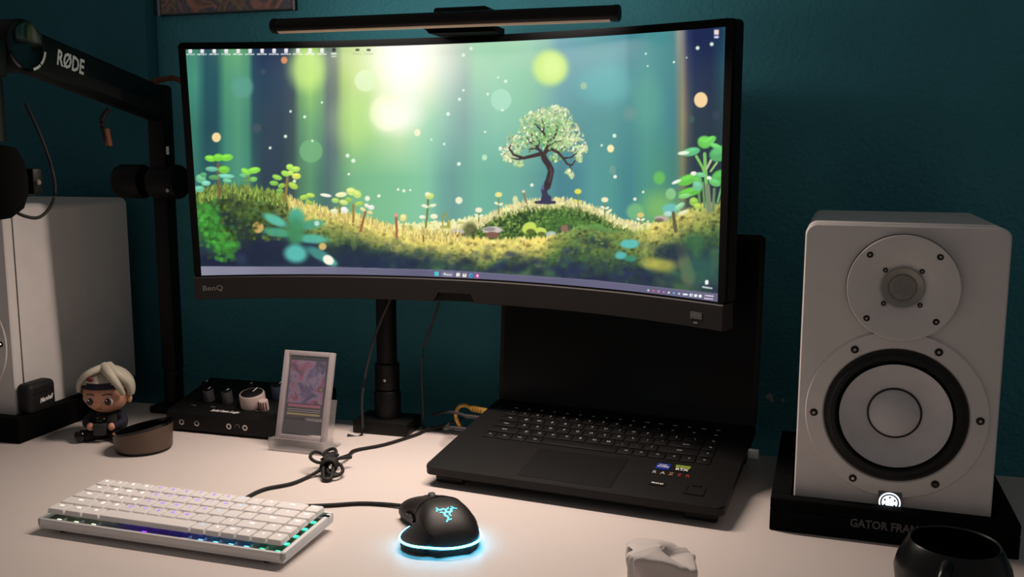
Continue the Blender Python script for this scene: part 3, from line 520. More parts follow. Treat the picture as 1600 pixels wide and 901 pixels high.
# ---------------------------------------------------------------- studio speakers on foam pads
SW, SH, SD = .210, .332, .284
def make_speaker():
    s = thing('studio_speaker','white two-way studio speaker standing at the right beside the laptop','speaker')
    wz = .1185; nb = 180; out = rrect(-SW/2,SW/2,0,SH,.012,8); vs = []
    def edge_at(a):                                  # ray from the woofer axis to the outline
        c_, s_ = math.cos(a), math.sin(a)
        for p,q in zip(out,out[1:]+out[:1]):
            px,py,qx,qy = p[0],p[1]-wz,q[0],q[1]-wz; den = c_*(qy-py)-s_*(qx-px)
            if abs(den) < 1e-12: continue
            t = (px*(qy-py)-py*(qx-px))/den; k_ = (px*s_-py*c_)/den
            if t > 0 and -1e-9 <= k_ <= 1+1e-9: return t*c_, wz+t*s_
    angs = sorted(set([2*math.pi*i/nb for i in range(nb)]+[math.atan2(y-wz,x)%(2*math.pi) for x,y in out])); na_ = len(angs)
    for a in angs:
        x,y = edge_at(a); hx,hy = .0765*math.cos(a), wz+.0765*math.sin(a)
        vs += [(hx,.0155,hy),(hx,0,hy),(x*.985,0,SH/2+(y-SH/2)*.99),(x,.002,y),(x,.016,y)]
    G().add(vs,[(5*i+k,5*i+k+1,5*((i+1)%na_)+k+1,5*((i+1)%na_)+k) for i in range(na_) for k in range(4)]).build('baffle','white_lacquer',s,smooth=30)
    G().prism(rrect(-SW/2+.0025,SW/2-.0025,.0025,SH-.0025,.011,6),0,.004,T(0,.0195,0) @ FRONT).build('groove','groove_dark',s)
    G().prism(rrect(-SW/2,SW/2,0,SH,.012,6),0,SD-.019,T(0,SD,0) @ FRONT,bev=.001).build('cabinet','white_lacquer',s)
    def F(x,z,y=0): return T(x,y,z) @ FRONT
    # woofer
    w = G().lathe([(.0755,0),(.097,0),(.0955,.0022),(.078,.003),(.0755,.0005)],72,F(0,wz,-.0002)).build('woofer_ring','white_lacquer',s)
    G().lathe([(.0760,.001),(.0755,.0035),(.0725,.0035),(.069,.0062),(.0645,.0062),(.0605,.002),(.0585,-.004)],72,F(0,wz)).build('surround','rubber_black',s)
    G().lathe([(.0592,.0016),(.057,-.001),(.045,-.0075),(.0285,-.0135)],72,F(0,wz,-.004)).build('cone','white_cone',s)
    G().lathe([(.0292,-.0125),(.0275,-.012),(.0275,-.014)],48,F(0,wz,-.004)).build('cap_ring','rubber_black',s)
    G().lathe([(.0278,-.0135),(.024,-.0085),(.016,-.0045),(.008,-.0025),(0,-.002)],48,F(0,wz,-.004)).build('dust_cap','white_cone',s)
    for k in range(6):
        a = math.radians(60*k+2); x,z = .0868*math.cos(a), wz-.001+.0868*math.sin(a)
        sc = G().lathe([(0,.0005),(.0044,.0005),(.0044,.0034),(.0038,.0038),(0,.0038)],18,F(x,z,0)).build('screw','screw_dark',w); G().lathe([(0,.0038),(.0021,.0038),(.0018,.0046),(0,.0046)],6,F(x,z,0)).build('screw_socket','chrome',sc)
    # tweeter
    tz = .2640; t = G().lathe([(0,-.0036),(.0225,-.0036),(.030,-.0005),(.045,.0022),(.0575,.0038),(.0585,.0032),(.0585,0)],72,F(0,tz,-.0046)).build('tweeter_plate','white_lacquer',s)
    G().lathe([(.0585,.0004),(.0592,.0004),(.0592,.0012),(.0585,.0012)],72,F(0,tz)).build('plate_seam','groove_dark',s)
    gr = G().lathe([(.0224,.0006),(.0218,.0018),(.0140,-.0012),(.0135,-.0015)],40,F(0,tz,-.0026)).build('grille_rim','mesh_steel',t)
    G().lathe([(.0142,-.0006),(.0142,-.0016),(0,-.0016)],40,F(0,tz,-.0022)).build('grille_back','rubber_black',t)
    g = G()
    for k in range(-8,9):
        r = math.sqrt(max(0,.0138**2-(k*.0016)**2))
        for c,s_ in ((.7071,.7071),(.7071,-.7071)):
            o_ = k*.0016; g.tube([(-s_*o_-c*r, c*o_-s_*r, .0008),(-s_*o_+c*r, c*o_+s_*r, .0008)],.00032,4,F(0,tz,-.0020),smooth=1)
    tag(g.build('grille_mesh','mesh_steel',t), kind='stuff')
    for q,rr,bb in ((.0357,.0036,.0066),(.0187,.0027,.0030)):
        for sx in (-1,1):
            for sz in (-1,1):
                sc = G().lathe([(0,-.001),(rr,-.001),(rr,.0016),(rr*.8,.002),(0,.002)],16,F(sx*q,tz+sz*q,-bb+.0005)).build('screw','screw_dark',t); G().lathe([(0,.002),(rr*.45,.002),(rr*.4,.0026),(0,.0026)],6,F(sx*q,tz+sz*q,-bb+.0005)).build('screw_socket','chrome',sc)
    # lit emblem
    e = G().prism(rrect(-.0125,.0125,.004,.0295,.001,2),0,.0007,F(0,0,-.0026)).build('emblem_plate','logo_grey',s); ez = .0168
    G().lathe([(.0102,.0006),(.0117,.0006),(.0117,.0012),(.0102,.0012)],40,F(0,ez,-.0026)).build('emblem_ring','logo_glow',e)
    G().lathe([(0,.0008),(.0084,.0008),(.0084,.0013),(0,.0013)],40,F(0,ez,-.0026)).build('emblem_disc','logo_glow',e)
    for k in range(6):
        a = math.radians(30+60*k); G().lathe([(0,.0013),(.0011,.0013),(.0011,.0017),(0,.0017)],10,F(.0060*math.cos(a),ez+.0060*math.sin(a),-.0026)).build('emblem_mark','logo_grey',e)
    return s
PADZ = .026
spk = make_speaker(); ry = -.0598; spk.location = (.0321+.105*math.cos(ry),1.1117+.105*math.sin(ry),PADZ); spk.rotation_euler = (0,0,ry)
sl = copy_tree(spk); sl['label'] = 'white studio speaker at the left edge behind the boom arm, seen from its side'; ry = .0149; sl.location = (-1.1147-.105,1.1415,PADZ); sl.rotation_euler = (0,0,ry)
for o in (spk, sl): o['group'] = 'pair of studio speakers'
def make_pad(label, loc, ry, d):
    p = thing('isolation_pad',label,'foam pad',loc,(0,0,ry),'foam pads under the speakers'); w = .131; zt = .0395; b = PADZ-.0005
    G().box(-w,w,0,d,0,b,.0015).build('base','foam_black',p)
    G().box(-w,w,0,.018,b,zt,.0015).build('front_lip','foam_black',p)
    for s in (-1,1): G().box(min(s*w,s*(w-.022)),max(s*w,s*(w-.022)),.018,d,b,zt,.0015).build('side_lip','foam_black',p)
    text('front_lettering','GATOR FRAMEWORKS',.0135,'dim_print',p,T(.017,-.0012,.0205) @ FRONT,thick=.0004,wide=.86)
    return p
make_pad('black foam wedge pad with grey lettering under the right speaker',(.1368,1.0843,0),-.048,.285)
make_pad('black foam pad under the left speaker with the earbud case on it',(-1.219,1.1155,0),.006,.26)

# ---------------------------------------------------------------- keyboard
U = .01943
kb = thing('mechanical_keyboard','white compact backlit keyboard with purple glowing legends on the desk','keyboard',(-.8038,.8576,.0266),(.0366,0,-.0293))
CX0, CX1, CY0, CY1, CZ0, CZ1 = -.0075, 16*U+.0055, -.0085, 5*U+.0055, -.0220, -.0098
g = G(); g.box(CX0,CX1,CY0,CY1,CZ0,-.0175,.002)
g.box(CX0,CX1,CY0,-.003,-.0185,CZ1,.0016); g.box(CX0,CX1,5*U+.001,CY1,-.0185,CZ1+.001,.0016); g.box(CX0,-.0022,CY0,CY1,-.0185,CZ1,.0016); g.box(16*U-.0005,CX1,CY0,CY1,-.0185,CZ1,.0016)
g.build('case','kb_case',kb)
G().box(-.0023,16*U-.0004,-.0032,5*U+.0012,-.0178,-.0140).build('switch_plate','kb_plate',kb)
for x in (.02,.29):
    G().lathe([(0,-.0268),(.006,-.0268),(.006,-.0215),(0,-.0215)],16,T(x,.004,0)).build('foot','rubber_black',kb); G().lathe([(0,-.0302),(.006,-.0302),(.006,-.0215),(0,-.0215)],16,T(x,.088,0)).build('foot','rubber_black',kb)
G().prism(rrect(-.0045,.0045,-.002,.002,.0019,4),0,.0004,T(16*U+.0022,5*U-.006,CZ1)).build('port','black_gloss',kb)
rows = [[('Ctrl',1.25),('Win',1.25),('Alt',1.25),('',6.25),('Alt',1),('Fn',1),('Ctrl',1),('<',1),('v',1),('>',1)],
        [('Shift',2.25)]+[(c,1) for c in 'ZXCVBNM,./']+[('Shift',1.75),('^',1),('End',1)],
        [('Caps',1.75)]+[(c,1) for c in "ASDFGHJKL;'"]+[('Enter',2.25),('PgD',1)],
        [('Tab',1.5)]+[(c,1) for c in 'QWERTYUIOP[]']+[('\\',1.5),('PgU',1)],
        [('Esc',1)]+[(c,1) for c in '1234567890-=']+[('Back',2),('Del',1)]]
def cap_mesh(w):
    W, D, hgt = w*U-.0018, U-.0018, .0056; b = bmesh.new(); lo = rrect(-.0004,W+.0004,-.0004,D+.0004,.0012,2); hi = rrect(.0006,W-.0006,.0006,D-.0004,.0016,2); n = len(lo)
    L = [b.verts.new((x,y,-hgt)) for x,y in lo]; H_ = [b.verts.new((x,y,-.0005)) for x,y in hi]; K = [b.verts.new((W/2+(x-W/2)*(1-.0012/W),D/2+(y-D/2)*.94,0)) for x,y in hi]
    for A_,B_ in ((L,H_),(H_,K)):
        for i in range(n): b.faces.new((A_[i],A_[(i+1)%n],B_[(i+1)%n],B_[i]))
    b.faces.new(K); b.faces.new(L[::-1]); g = G().bm(b); return g.mesh('keycap',30)
caps, legs, leds = {}, {}, {}
def leg_tone(t): return 'leg_warm' if t < .27 else 'leg_violet' if t < .64 else 'leg_sky' if t < .71 else 'leg_white'
def led_tone(t): return 'led_lime' if t < .24 else 'led_violet' if t < .54 else 'led_blue' if t < .62 else 'led_sky' if t < .86 else 'led_mint'
for r,row in enumerate(rows):
    x = 0.
    for s,w in row:
        t = (x+w/2)/16
        if w not in caps: caps[w] = cap_mesh(w)
        k = put('keycap',caps[w],'keycap',kb,(x*U,r*U,0))
        if s:
            key = (s,leg_tone(t))
            if key not in legs:
                vs,fs = text_geo(s,.0062 if len(s)==1 else .0036,0,.0001); me = bpy.data.meshes.new('legend'); me.from_pydata(vs,[],fs); legs[key] = me
            put('legend',legs[key],key[1],k,(w*U/2-.001,U*.60,.00025))
        lt = led_tone(t)
        if lt not in leds: leds[lt] = G().box(-.0028,.0028,-.0022,.0022,0,.0012,.0004,1).mesh('led')
        xs_ = [w*U/2] if w < 6 else [w*U*.47]
        for xx in xs_: put('led',leds[lt],lt,kb,(x*U+xx+.002,r*U+.0010,-.0140))
        if r == 0 and x > 0: G().box(x*U-.0013,x*U-.0005,-.003,.004,-.0140,-.0106).build('plate_rib','kb_case',kb)
        x += w

# ---------------------------------------------------------------- mouse with its cable
my = .60; mouse = thing('gaming_mouse','black wired gaming mouse with cyan glowing logo and underglow strip','mouse',(-.3600,.9720,0),(0,0,my))
def crv(s, ks): return float(np.interp(s,[k[0] for k in ks],[k[1] for k in ks]))
def sm(s, ks):                                  # smooth profile through the keys
    e = .05; return sum(crv(min(1,max(0,s+e*(j-2)/2)),ks) for j in range(5))/5
LEN = .128
def hgt(s): return sm(s,[(0,.004),(.03,.017),(.1,.026),(.2,.034),(.32,.0405),(.45,.042),(.6,.0395),(.75,.0345),(.88,.0295),(1,.0235)])
def xl(s): return -1.1*sm(s,[(0,.015),(.04,.025),(.12,.031),(.25,.0325),(.4,.030),(.55,.0265),(.68,.0255),(.8,.029),(.92,.0330),(1,.0320)])
def xr(s): return 1.1*sm(s,[(0,.014),(.04,.0245),(.12,.031),(.25,.0345),(.45,.0335),(.65,.030),(.85,.0295),(1,.026)])
def msurf(s, q, off=0.):                        # q 0 left foot .. 1 right foot
    th = math.pi*(1-q); c, si = math.cos(th), math.sin(th); cx, hw = (xl(s)+xr(s))/2, (xr(s)-xl(s))/2
    return (cx+(hw+off)*math.copysign(abs(c)**.72,c), -LEN/2+LEN*s, .0065+(hgt(s)-.0065+off)*abs(si)**.80)
G().grid(lambda u,v: msurf(v,u), 40, 40).build('shell','mouse_black',mouse,smooth=60)
g = G(); P0 = [msurf(1,i/40) for i in range(41)]; g.add(P0,[tuple(range(41))]); P1 = [msurf(0,i/40) for i in range(41)]; g.add(P1,[tuple(range(41))]); g.build('end_faces','mouse_side',mouse)
def outline(off, n=60):
    L = [(xl(i/n)-off, -LEN/2+LEN*i/n) for i in range(n+1)]; R_ = [(xr(i/n)+off, -LEN/2+LEN*i/n) for i in range(n,-1,-1)]; L[0] = (L[0][0],L[0][1]-off*.3); return L+R_
g = G(); g.prism(outline(-.002),.0008,.0068); g.build('sole','mouse_side',mouse)
# thumb rest on the left flank
def thumb(u, v):                                # u along, v across
    s = .06+.50*u; b = xl(s); flare = .0175*math.sin(math.pi*min(1,max(0,u*.92+.06)))**.8
    x = b+.006-(flare+.006)*v; z = .0125+.018*(1-v)**1.7*math.sin(math.pi*(.2+.7*u)); return (x, -LEN/2+LEN*s, z)
g = G(); g.grid(thumb,20,8); g.grid(lambda u,v: (thumb(u,v)[0],thumb(u,v)[1],.0045),20,8); g.grid(lambda u,v:(thumb(u,1)[0],thumb(u,1)[1],.0045+v*(thumb(u,1)[2]-.0045)),20,1); g.build('thumb_rest','mouse_side',mouse,smooth=60)
# underglow strip round the rear
pts = []
for i in range(11): u = .95-.9*i/10; x,y,_ = thumb(u,1); pts.append((x-.0004,y,.0115))
for i in range(1,13):
    a = math.radians(222+138*i/13); pts.append((.001+.0355*math.cos(a), -LEN/2+.024+.0275*math.sin(a), .0110))
for i in range(5): s = .20+.09*i; pts.append((xr(s)+.0008, -LEN/2+LEN*s, .0110))
pts = [pts[i] for i in range(0,len(pts))]
strip = G().tube(pts,.0013,8,smooth=2).build('light_strip','mouse_glow',mouse)
# logo: three curling serpents as ribbons on the shell
def ribbon(pl, w):
    P = [Vector((p[0],p[1])) for p in pl]; Q = []
    for i in range(len(P)-1):
        p0,p1,p2,p3 = P[max(i-1,0)],P[i],P[i+1],P[min(i+2,len(P)-1)]
        for k in range(5): t = k/5; Q.append(.5*((2*p1)+(p2-p0)*t+(2*p0-5*p1+4*p2-p3)*t*t+(3*p1-p0-3*p2+p3)*t**3))
    Q.append(P[-1]); vs = []
    for i,p in enumerate(Q):
        d_ = (Q[min(i+1,len(Q)-1)]-Q[max(i-1,0)]).normalized(); nn = Vector((-d_.y,d_.x)); ww = w*(1-.75*abs(i/(len(Q)-1)-.45))
        for sg in (-1,1):
            c = p+nn*ww*sg; s = .27+c.y/LEN; cx, hw = (xl(s)+xr(s))/2, (xr(s)-xl(s))/2; ct = max(-1,min(1,abs(c.x-cx)/hw))**(1/.72); si = math.sqrt(max(0,1-ct*ct))
            vs.append((c.x, -LEN/2+LEN*s, .0065+(hgt(s)-.0065)*si**.80+.0005))
    return vs, [(2*i,2*i+1,2*i+3,2*i+2) for i in range(len(Q)-1)]
g = G()
for k in range(3):
    a = math.radians(120*k+65); c,s_ = math.cos(a), math.sin(a)
    for pl,w in (([(-.0005,.0002),(.0022,.0012),(.0028,.0040),(.0008,.0062),(.0014,.0088),(.0042,.0112)],.00085),([(.0004,-.0004),(-.0022,.0016),(-.0018,.0042),(-.0030,.0062)],.00065),([(.0014,.0088),(-.0006,.0096),(-.0022,.0086)],.0005)):
        vs,fs = ribbon([(1.15*(x*c-y*s_), 1.15*(x*s_+y*c)) for x,y in pl],w*1.7); g.add(vs,fs)
g.build('logo','mouse_logo',mouse)
G().lathe([(0,-.0035),(.0095,-.0035),(.0105,-.002),(.0105,.002),(.0095,.0035),(0,.0035)],28,T(0,LEN*.80-LEN/2,.0262) @ RY(math.pi/2)).build('scroll_wheel','wheel_rubber',mouse)
def seam(pl, nm='seam'): G().tube([msurf(s,q,.0002) for s,q in pl],.0007,6).build(nm,'black_gloss',mouse)
seam([(.58,.10),(.585,.25),(.60,.38),(.63,.5),(.60,.62),(.585,.75),(.58,.9)]); seam([(.63,.5),(.75,.5),(.88,.5),(.99,.5)])
for s0,s1 in ((.48,.60),(.62,.76)): G().tube([msurf(s0+(s1-s0)*k/4,.10,.0012) for k in range(5)],.0026,8,flat=.8).build('side_button','black_gloss',mouse)
G().tube([msurf(s,.86,.0003) for s in (.25,.35,.5,.62)],.0006,6).build('grip_highlight','chrome',mouse)  # thin chrome line stands in for the highlight along the right grip edge
Mi = (T(-.3600,.9720,0) @ RZm(my)).inverted()
def wl(pts, M): return [tuple(M @ Vector(p)) for p in pts]
cab = [(-.3985,1.0310,.010),(-.4203,1.0330,.0045),(-.4550,1.0345,.003),(-.4881,1.0290,.0027),(-.5230,1.0120,.0027),(-.5600,.9990,.0027),(-.6000,.9930,.0027),(-.6300,1.0000,.0027),(-.6340,1.0140,.0027),(-.6276,1.0423,.0027),(-.6051,1.0689,.0027),(-.5960,1.1000,.003),(-.5850,1.1190,.009),(-.5800,1.1500,.012),(-.5800,1.1900,.006),(-.5847,1.2222,.003),(-.5551,1.2597,.0027),(-.5280,1.3200,.0027),(-.5200,1.3450,.004),(-.4900,1.3550,.012),(-.4500,1.3520,.030)]
G().tube(wl(cab,Mi),.0024,10).build('cable','cable_black',mouse)
# knotted spare length
g = G(); kc = Vector((-.5790,1.1330,.010)); vx = Vector((.96,.27,0)); vy = Vector((-.27,.96,0))
def kp(a,b,z): return tuple(kc+vx*a*1.1+vy*b*1.1+Vector((0,0,max(z,-.0072))))
g.tube([kp(-.004,.004,.004),kp(-.014,.016,.010),kp(-.024,.012,.014),kp(-.025,-.004,.012),kp(-.014,-.012,.008),kp(-.002,-.002,.006),kp(.004,.014,.012),kp(-.002,.026,.014),kp(-.012,.022,.010),kp(-.006,.004,.006)],.0024,8,M=Mi)
g.tube([kp(.0,.0,.004),kp(.012,-.004,.002),kp(.018,-.020,-.002),kp(.010,-.032,-.004),kp(.0,-.022,-.001),kp(-.004,-.004,.004)],.0024,8,M=Mi)
g.tube([kp(-.006,-.004,.008),kp(-.006,-.020,.002),kp(-.002,-.036,-.006),kp(.006,-.036,-.006),kp(.006,-.018,.002),kp(.004,.0,.008)],.0026,8,M=Mi)
g.tube([kp(.0,.002,.006),kp(.010,.010,.006),kp(.022,.020,.004)],.0026,8,M=Mi)
for k in range(4): g.tube([kp(.009*math.cos(t_*math.pi/4), -.005-.004*k+.002*math.sin(t_), .003+.009*math.sin(t_*math.pi/4)) for t_ in range(9)],.0024,8,M=Mi)
rk = random.Random(8)
for k in range(4): g.tube([kp(.009*math.cos(2.1*t_+k)*(.6+.5*rk.random())-.003, .010*math.sin(1.7*t_+2*k)+.003, .004+.010*rk.random()) for t_ in range(7)],.0023,8,M=Mi)
g.build('cable_bundle','cable_black',mouse)

# ---------------------------------------------------------------- laptop
LP = (-.4379,1.1216,.0250); LR = (.1218,0,-.1160); LA = 1.7725
lap = thing('laptop','black gaming laptop standing open with a dark screen behind the monitor','laptop',LP,LR)
LWd, LDp = .395, .260
G().prism(rrect(0,LWd,0,LDp,.010,5),-.0105,0,bev=.0012).build('base','laptop_alu',lap)
G().prism(rrect(.008,LWd-.008,.010,LDp-.004,.010,5),-.0175,-.0105).build('bottom_cover','black_plastic',lap)
G().box(.128,.253,.012,.098,-.0002,.0005,.0004,1).build('touchpad','pad_alu',lap)
KP = .0203
lrows = [[('Fn',1),('Ct',1.2),('win',1.1),('Alt',1.2),('',5.4),('Alt',1.1),('Fn',1),('Ct',1.2),('<',1),('v',1),('>',1)],
         [('Shift',2.3)]+[(c,1) for c in 'ZXCVBNM,./']+[('Shift',2.7),('^',1)],
         [('Caps',1.75)]+[(c,1) for c in "ASDFGHJKL;'"]+[('Enter',2.25),('Pg',1)],
         [('Tab',1.5)]+[(c,1) for c in 'QWERTYUIOP[]']+[('\\',1.5),('Pg',1)],
         [('`',1)]+[(c,1) for c in '1234567890-=']+[('Bk',2),('Hm',1)],
         [('Esc',1)]+[('F%d'%k,1) for k in range(1,13)]+[('Ins',1),('Del',1),('Pw',1)]]
lk, ll = {}, {}
for r,row in enumerate(lrows):
    x = 0.; tot = sum(w for _,w in row); sc = 16/tot
    for s,w in row:
        w2 = round(w*sc,3); D = .0185 if r < 5 else .012
        if (w2,D) not in lk: lk[(w2,D)] = G().box(0,w2*KP-.0026,0,D,0,.0012,.0007,2).mesh('key')
        k = put('key',lk[(w2,D)],'laptop_key',lap,(.0345+x*KP,.112+r*.0208,.0001))
        if s:
            if s not in ll: vs,fs = text_geo(s,.0068 if len(s)==1 else .0042,0,.0001); me = bpy.data.meshes.new('legend'); me.from_pydata(vs,[],fs); ll[s] = me
            put('legend',ll[s],'laptop_legend',k,(w2*KP/2-.001,D*.55,.0014))
        x += w2
def flat(x,y,z=.0006): return T(x,y,z)
st = G().prism(rrect(-.009,.009,-.0085,.0085,.0012,3),0,.0003,flat(.3015,.0895)).build('blue_sticker','sticker_blue',lap); text('sticker_lettering','intel',.0058,'white_print',st,flat(.3005,.0940,.0011)); text('sticker_lettering','CORE',.0058,'white_print',st,flat(.3015,.0885,.0011),thick=.0001)
st = G().prism(rrect(-.0095,.0095,-.008,.008,.001,3),0,.0003,flat(.3262,.0905)).build('graphics_sticker','sticker_black',lap); G().prism(rrect(-.0095,.0095,.001,.008,.001,2),0,.0002,flat(.3262,.0905,.0010)).build('sticker_band','sticker_green',st); text('sticker_lettering','GEFORCE',.0042,'sticker_black',st,flat(.3262,.0950,.0014)); text('sticker_lettering','RTX',.0085,'white_print',st,flat(.3262,.0865,.0011),thick=.0003)
for k,(c,m_) in enumerate(zip('RAZER',('rainbow_a','rainbow_a','rainbow_b','rainbow_c','rainbow_c'))): text('sticker_letter',c,.0105,m_,lap,flat(.2945+.0107*k,.0705,.0010),wide=.9)
st = G().prism(rrect(-.0105,.0105,-.0055,.0055,.0014,3),0,.0003,flat(.3055,.0405)).build('small_label','sticker_black',lap); g = G()
for k,(w,yy) in enumerate(((.0022,.0008),(.0016,.0004),(.0018,0),(.0014,.0006),(.0020,-.0003),(.0016,.0002))): g.box(-.0072+.0026*k,-.0072+.0026*k+w,-.0014+yy,.0012+yy,0,.0002,M=flat(.3055,.0405,.0009))
g.build('label_print','white_print',st)
g = G()
for x0,x1,y0,y1 in ((-.0125,-.0095,-.011,.009),(.0095,.0125,-.011,.009),(-.0125,.0125,-.014,-.010),(-.006,.006,.009,.014)): g.box(x0,x1,y0,y1,0,.0003,M=flat(.353,.038))
g.build('dark_mark','sticker_black',lap)
# lid
H = T(0,LDp-.004,-.003) @ RX(-(LA-math.pi/2)) ; s0 = .272
lid = G().prism(rrect(0,LWd,0,s0,.008,4),-.004,.0035,H @ RX(math.pi/2),bev=.001).build('lid','laptop_alu',lap)
G().box(.007,LWd-.007,-.0041,-.0036,.026,s0-.009,0,M=H).build('display','laptop_glass',lid)
G().lathe([(0,-.15),(.006,-.15),(.006,.15),(0,.15)],20,T(LWd/2,LDp-.004,-.004) @ RY(math.pi/2)).build('hinge','black_plastic',lap)
for x in (.03,LWd-.03):
    G().box(x-.02,x+.02,.235,.250,-.0525,-.017,.003).build('rear_foot','rubber_black',lap); G().box(x-.02,x+.02,.012,.022,-.0262,-.017,.002).build('front_foot','rubber_black',lap)
Lm = T(*LP) @ Matrix.Rotation(LR[2],4,'Z') @ RX(LR[0])
def lw_(x,y,z): return tuple(Lm @ Vector((x,y,z)))
def desk_pt(x,y,z=.003): return (x,y,z)
yc = thing('yellow_cable','yellow cable with ribbed plug in the left side of the laptop','cable',lw_(-.03,.20,-.009))
Mi = Matrix.Translation(lw_(-.03,.20,-.009)).inverted()
a0, a1 = Vector(lw_(-.001,.212,-.005)), Vector(lw_(-.030,.214,-.003)); dv = (a1-a0)
G().tube(wl([a0,a0+dv*.5,a1],Mi),lambda t: .0052-.0012*t,12,smooth=3).build('plug','yellow_cable',yc)
g = G()
for k in range(4): c = a0+dv*(.35+.15*k); g.tube(wl([c,c+dv*.05],Mi),.0056,12,smooth=1)
g.build('plug_rib','yellow_cable',yc)
G().tube(wl([a1,a1+dv*.35+Vector((0,0,.002)),a1+dv*.75+Vector((0,.0,-.004)),a1+dv*1.0+Vector((.004,-.004,-.018)),a1+dv*1.0+Vector((.006,.004,-.032)),(a1.x-.02,1.366,.004),(a1.x+.03,1.37,.004)],Mi),.0030,10).build('cord','yellow_cable',yc)
for lab,y0,dz,end in (('dark plug and cable in the laptop side, below the yellow plug',.188,-.006,[(-.045,.010,.002),(-.075,.040,-.008),(-.10,.06,-.02)]),('dark plug and cable nearest the laptop front on its left side',.150,-.010,[(-.035,.004,.0),(-.048,.022,-.008),(-.055,.06,-.012)])):
    cb = thing('charging_cable',lab,'cable',lw_(-.02,y0,dz)); Mi = Matrix.Translation(lw_(-.02,y0,dz)).inverted(); p0 = Vector(lw_(-.001,y0,dz)); p1 = Vector(lw_(-.026,y0,dz))
    G().tube(wl([p0,p1],Mi),.0036,10,smooth=1,flat=.8).build('plug','grey_cable',cb); G().tube(wl([p1]+[p0+Vector(e) for e in end],Mi),.0022,8).build('cord','grey_cable',cb)
tag(G().box(-.007,.007,-.004,.004,-.0055,.0055,.001).build('usb_receiver','chip_white',None,lw_(LWd+.0075,.178,-.007),LR),'small pale receiver plugged into the right side of the laptop','receiver')

# ---------------------------------------------------------------- audio interface
ui = thing('audio_interface','black desktop audio interface with knobs, between the figurine and the card stand','audio interface',(-.919,1.2405,0),(0,0,-.008))
sec = [(0,.004),(0,.030),(.008,.034),(.122,.058),(.126,.055),(.126,.004)]
G().prism(sec,0,.234,Matrix(((0,0,1,0),(1,0,0,0),(0,1,0,0),(0,0,0,1))),bev=.0015).build('body','unit_black',ui)
for x in (.02,.214):
    for y in (.015,.110): G().lathe([(0,0),(.007,0),(.007,.005),(0,.005)],14,T(x,y,0)).build('foot','rubber_black',ui)
sl_ = math.atan2(.024,.114)
def onp(x,y,dz=0): return T(x,y,.034+(y-.008)*math.tan(sl_)+dz) @ RX(sl_)
text('maker_lettering','Solid State Logic',.0085,'white_print',ui,onp(.098,.0125,.0006),shear=.35,thick=.0002,wide=.88)
for x,y,r,hh,m_ in ((.049,.045,.0085,.019,'knob_grey'),(.083,.045,.0085,.019,'knob_grey'),(.131,.042,.020,.021,'knob_light'),(.028,.070,.0075,.018,'unit_black'),(.108,.075,.0075,.018,'unit_black'),(.160,.075,.013,.022,'knob_blue')):
    kn = G().lathe([(0,0),(r,0),(r,hh*.9),(r*.93,hh),(0,hh)],28,onp(x,y)).build('knob',m_,ui); G().lathe([(0,hh),(r*.88,hh),(r*.85,hh+.0004),(0,hh+.0004)],24,onp(x,y)).build('knob_top','unit_black',kn)
    G().box(-.0006,.0006,r*.2,r*.9,hh+.0003,hh+.0009,M=onp(x,y)).build('pointer','white_print',kn)
kn = G().lathe([(0,0),(.0075,0),(.0075,.015),(.007,.016),(0,.016)],20,onp(.1575,.030)).build('selector_knob','knob_light',ui)
for k in range(5): a = math.radians(210+30*k); G().box(-.0006,.0006,-.0006,.0004,.001,.0145,M=onp(.1575,.030) @ T(.0077*math.cos(a),.0077*math.sin(a),0)).build('ridge','maroon',kn)
for x in (.035,.070,.150): G().box(x-.004,x+.004,.019,.024,0,.0022,.0006,M=Matrix.Identity(4) @ T(0,0,.034+.013*math.tan(sl_))).build('button','knob_grey',ui)
for x in (.0280,.0555,.1130,.1415):
    j = G().lathe([(.0026,0),(.0046,0),(.0046,.0014),(.0026,.0014)],24,T(x,0,.0165) @ FRONT).build('jack_ring','chrome',ui); G().lathe([(0,.0004),(.0027,.0004)],16,T(x,0,.0165) @ FRONT).build('jack_hole','black_gloss',j)
g = G(); g.tube([(.1235,-.0004,.0145),(.1235,-.0004,.0180),(.1272,-.0004,.0205),(.1309,-.0004,.0180),(.1309,-.0004,.0145)],.0004,6); g.build('headphone_mark','grey_print',ui)

# ---------------------------------------------------------------- card in a clear stand
cs = thing('card_stand','trading card in a clear case leaning on a clear acrylic stand','card stand',(-.6665,1.205,0),(0,0,-.02))
lean = math.radians(16); B = T(0,.004,.014) @ RX(-lean)
g = G(); g.box(-.0455,.0455,-.012,.045,.0,.004,.001); g.box(-.0455,.0455,-.012,-.008,.0,.020,.001); g.box(-.0455,-.0415,-.012,.020,.004,.018,.001); g.box(.0415,.0455,-.012,.020,.004,.018,.001); g.build('stand_tray','acrylic',cs)
G().box(-.030,.030,.030,.034,.004,.075,.001,M=T(0,.012,0) @ RX(-lean)).build('back_support','acrylic',cs)
fr = G(); fw_, fh = .0415, .133
fr.box(-fw_,-fw_+.008,-.004,.004,0,fh,.001,M=B); fr.box(fw_-.008,fw_,-.004,.004,0,fh,.001,M=B); fr.box(-fw_+.008,fw_-.008,-.004,.004,0,.008,.001,M=B); fr.box(-fw_+.008,fw_-.008,-.004,.004,fh-.007,fh,.001,M=B); fr.build('case_frame','acrylic_edge',cs)
G().box(-fw_+.008,fw_-.008,-.0032,-.0026,.008,fh-.007,M=B).build('case_window','clear_sheet',cs)
cd = G().box(-.0315,.0315,-.0012,.0,.034,.123,.0004,1,M=B).build('card','card_edge',cs)
G().box(-.0290,.0290,-.0016,-.0012,.055,.119,M=B).build('card_picture','card_art',cd)
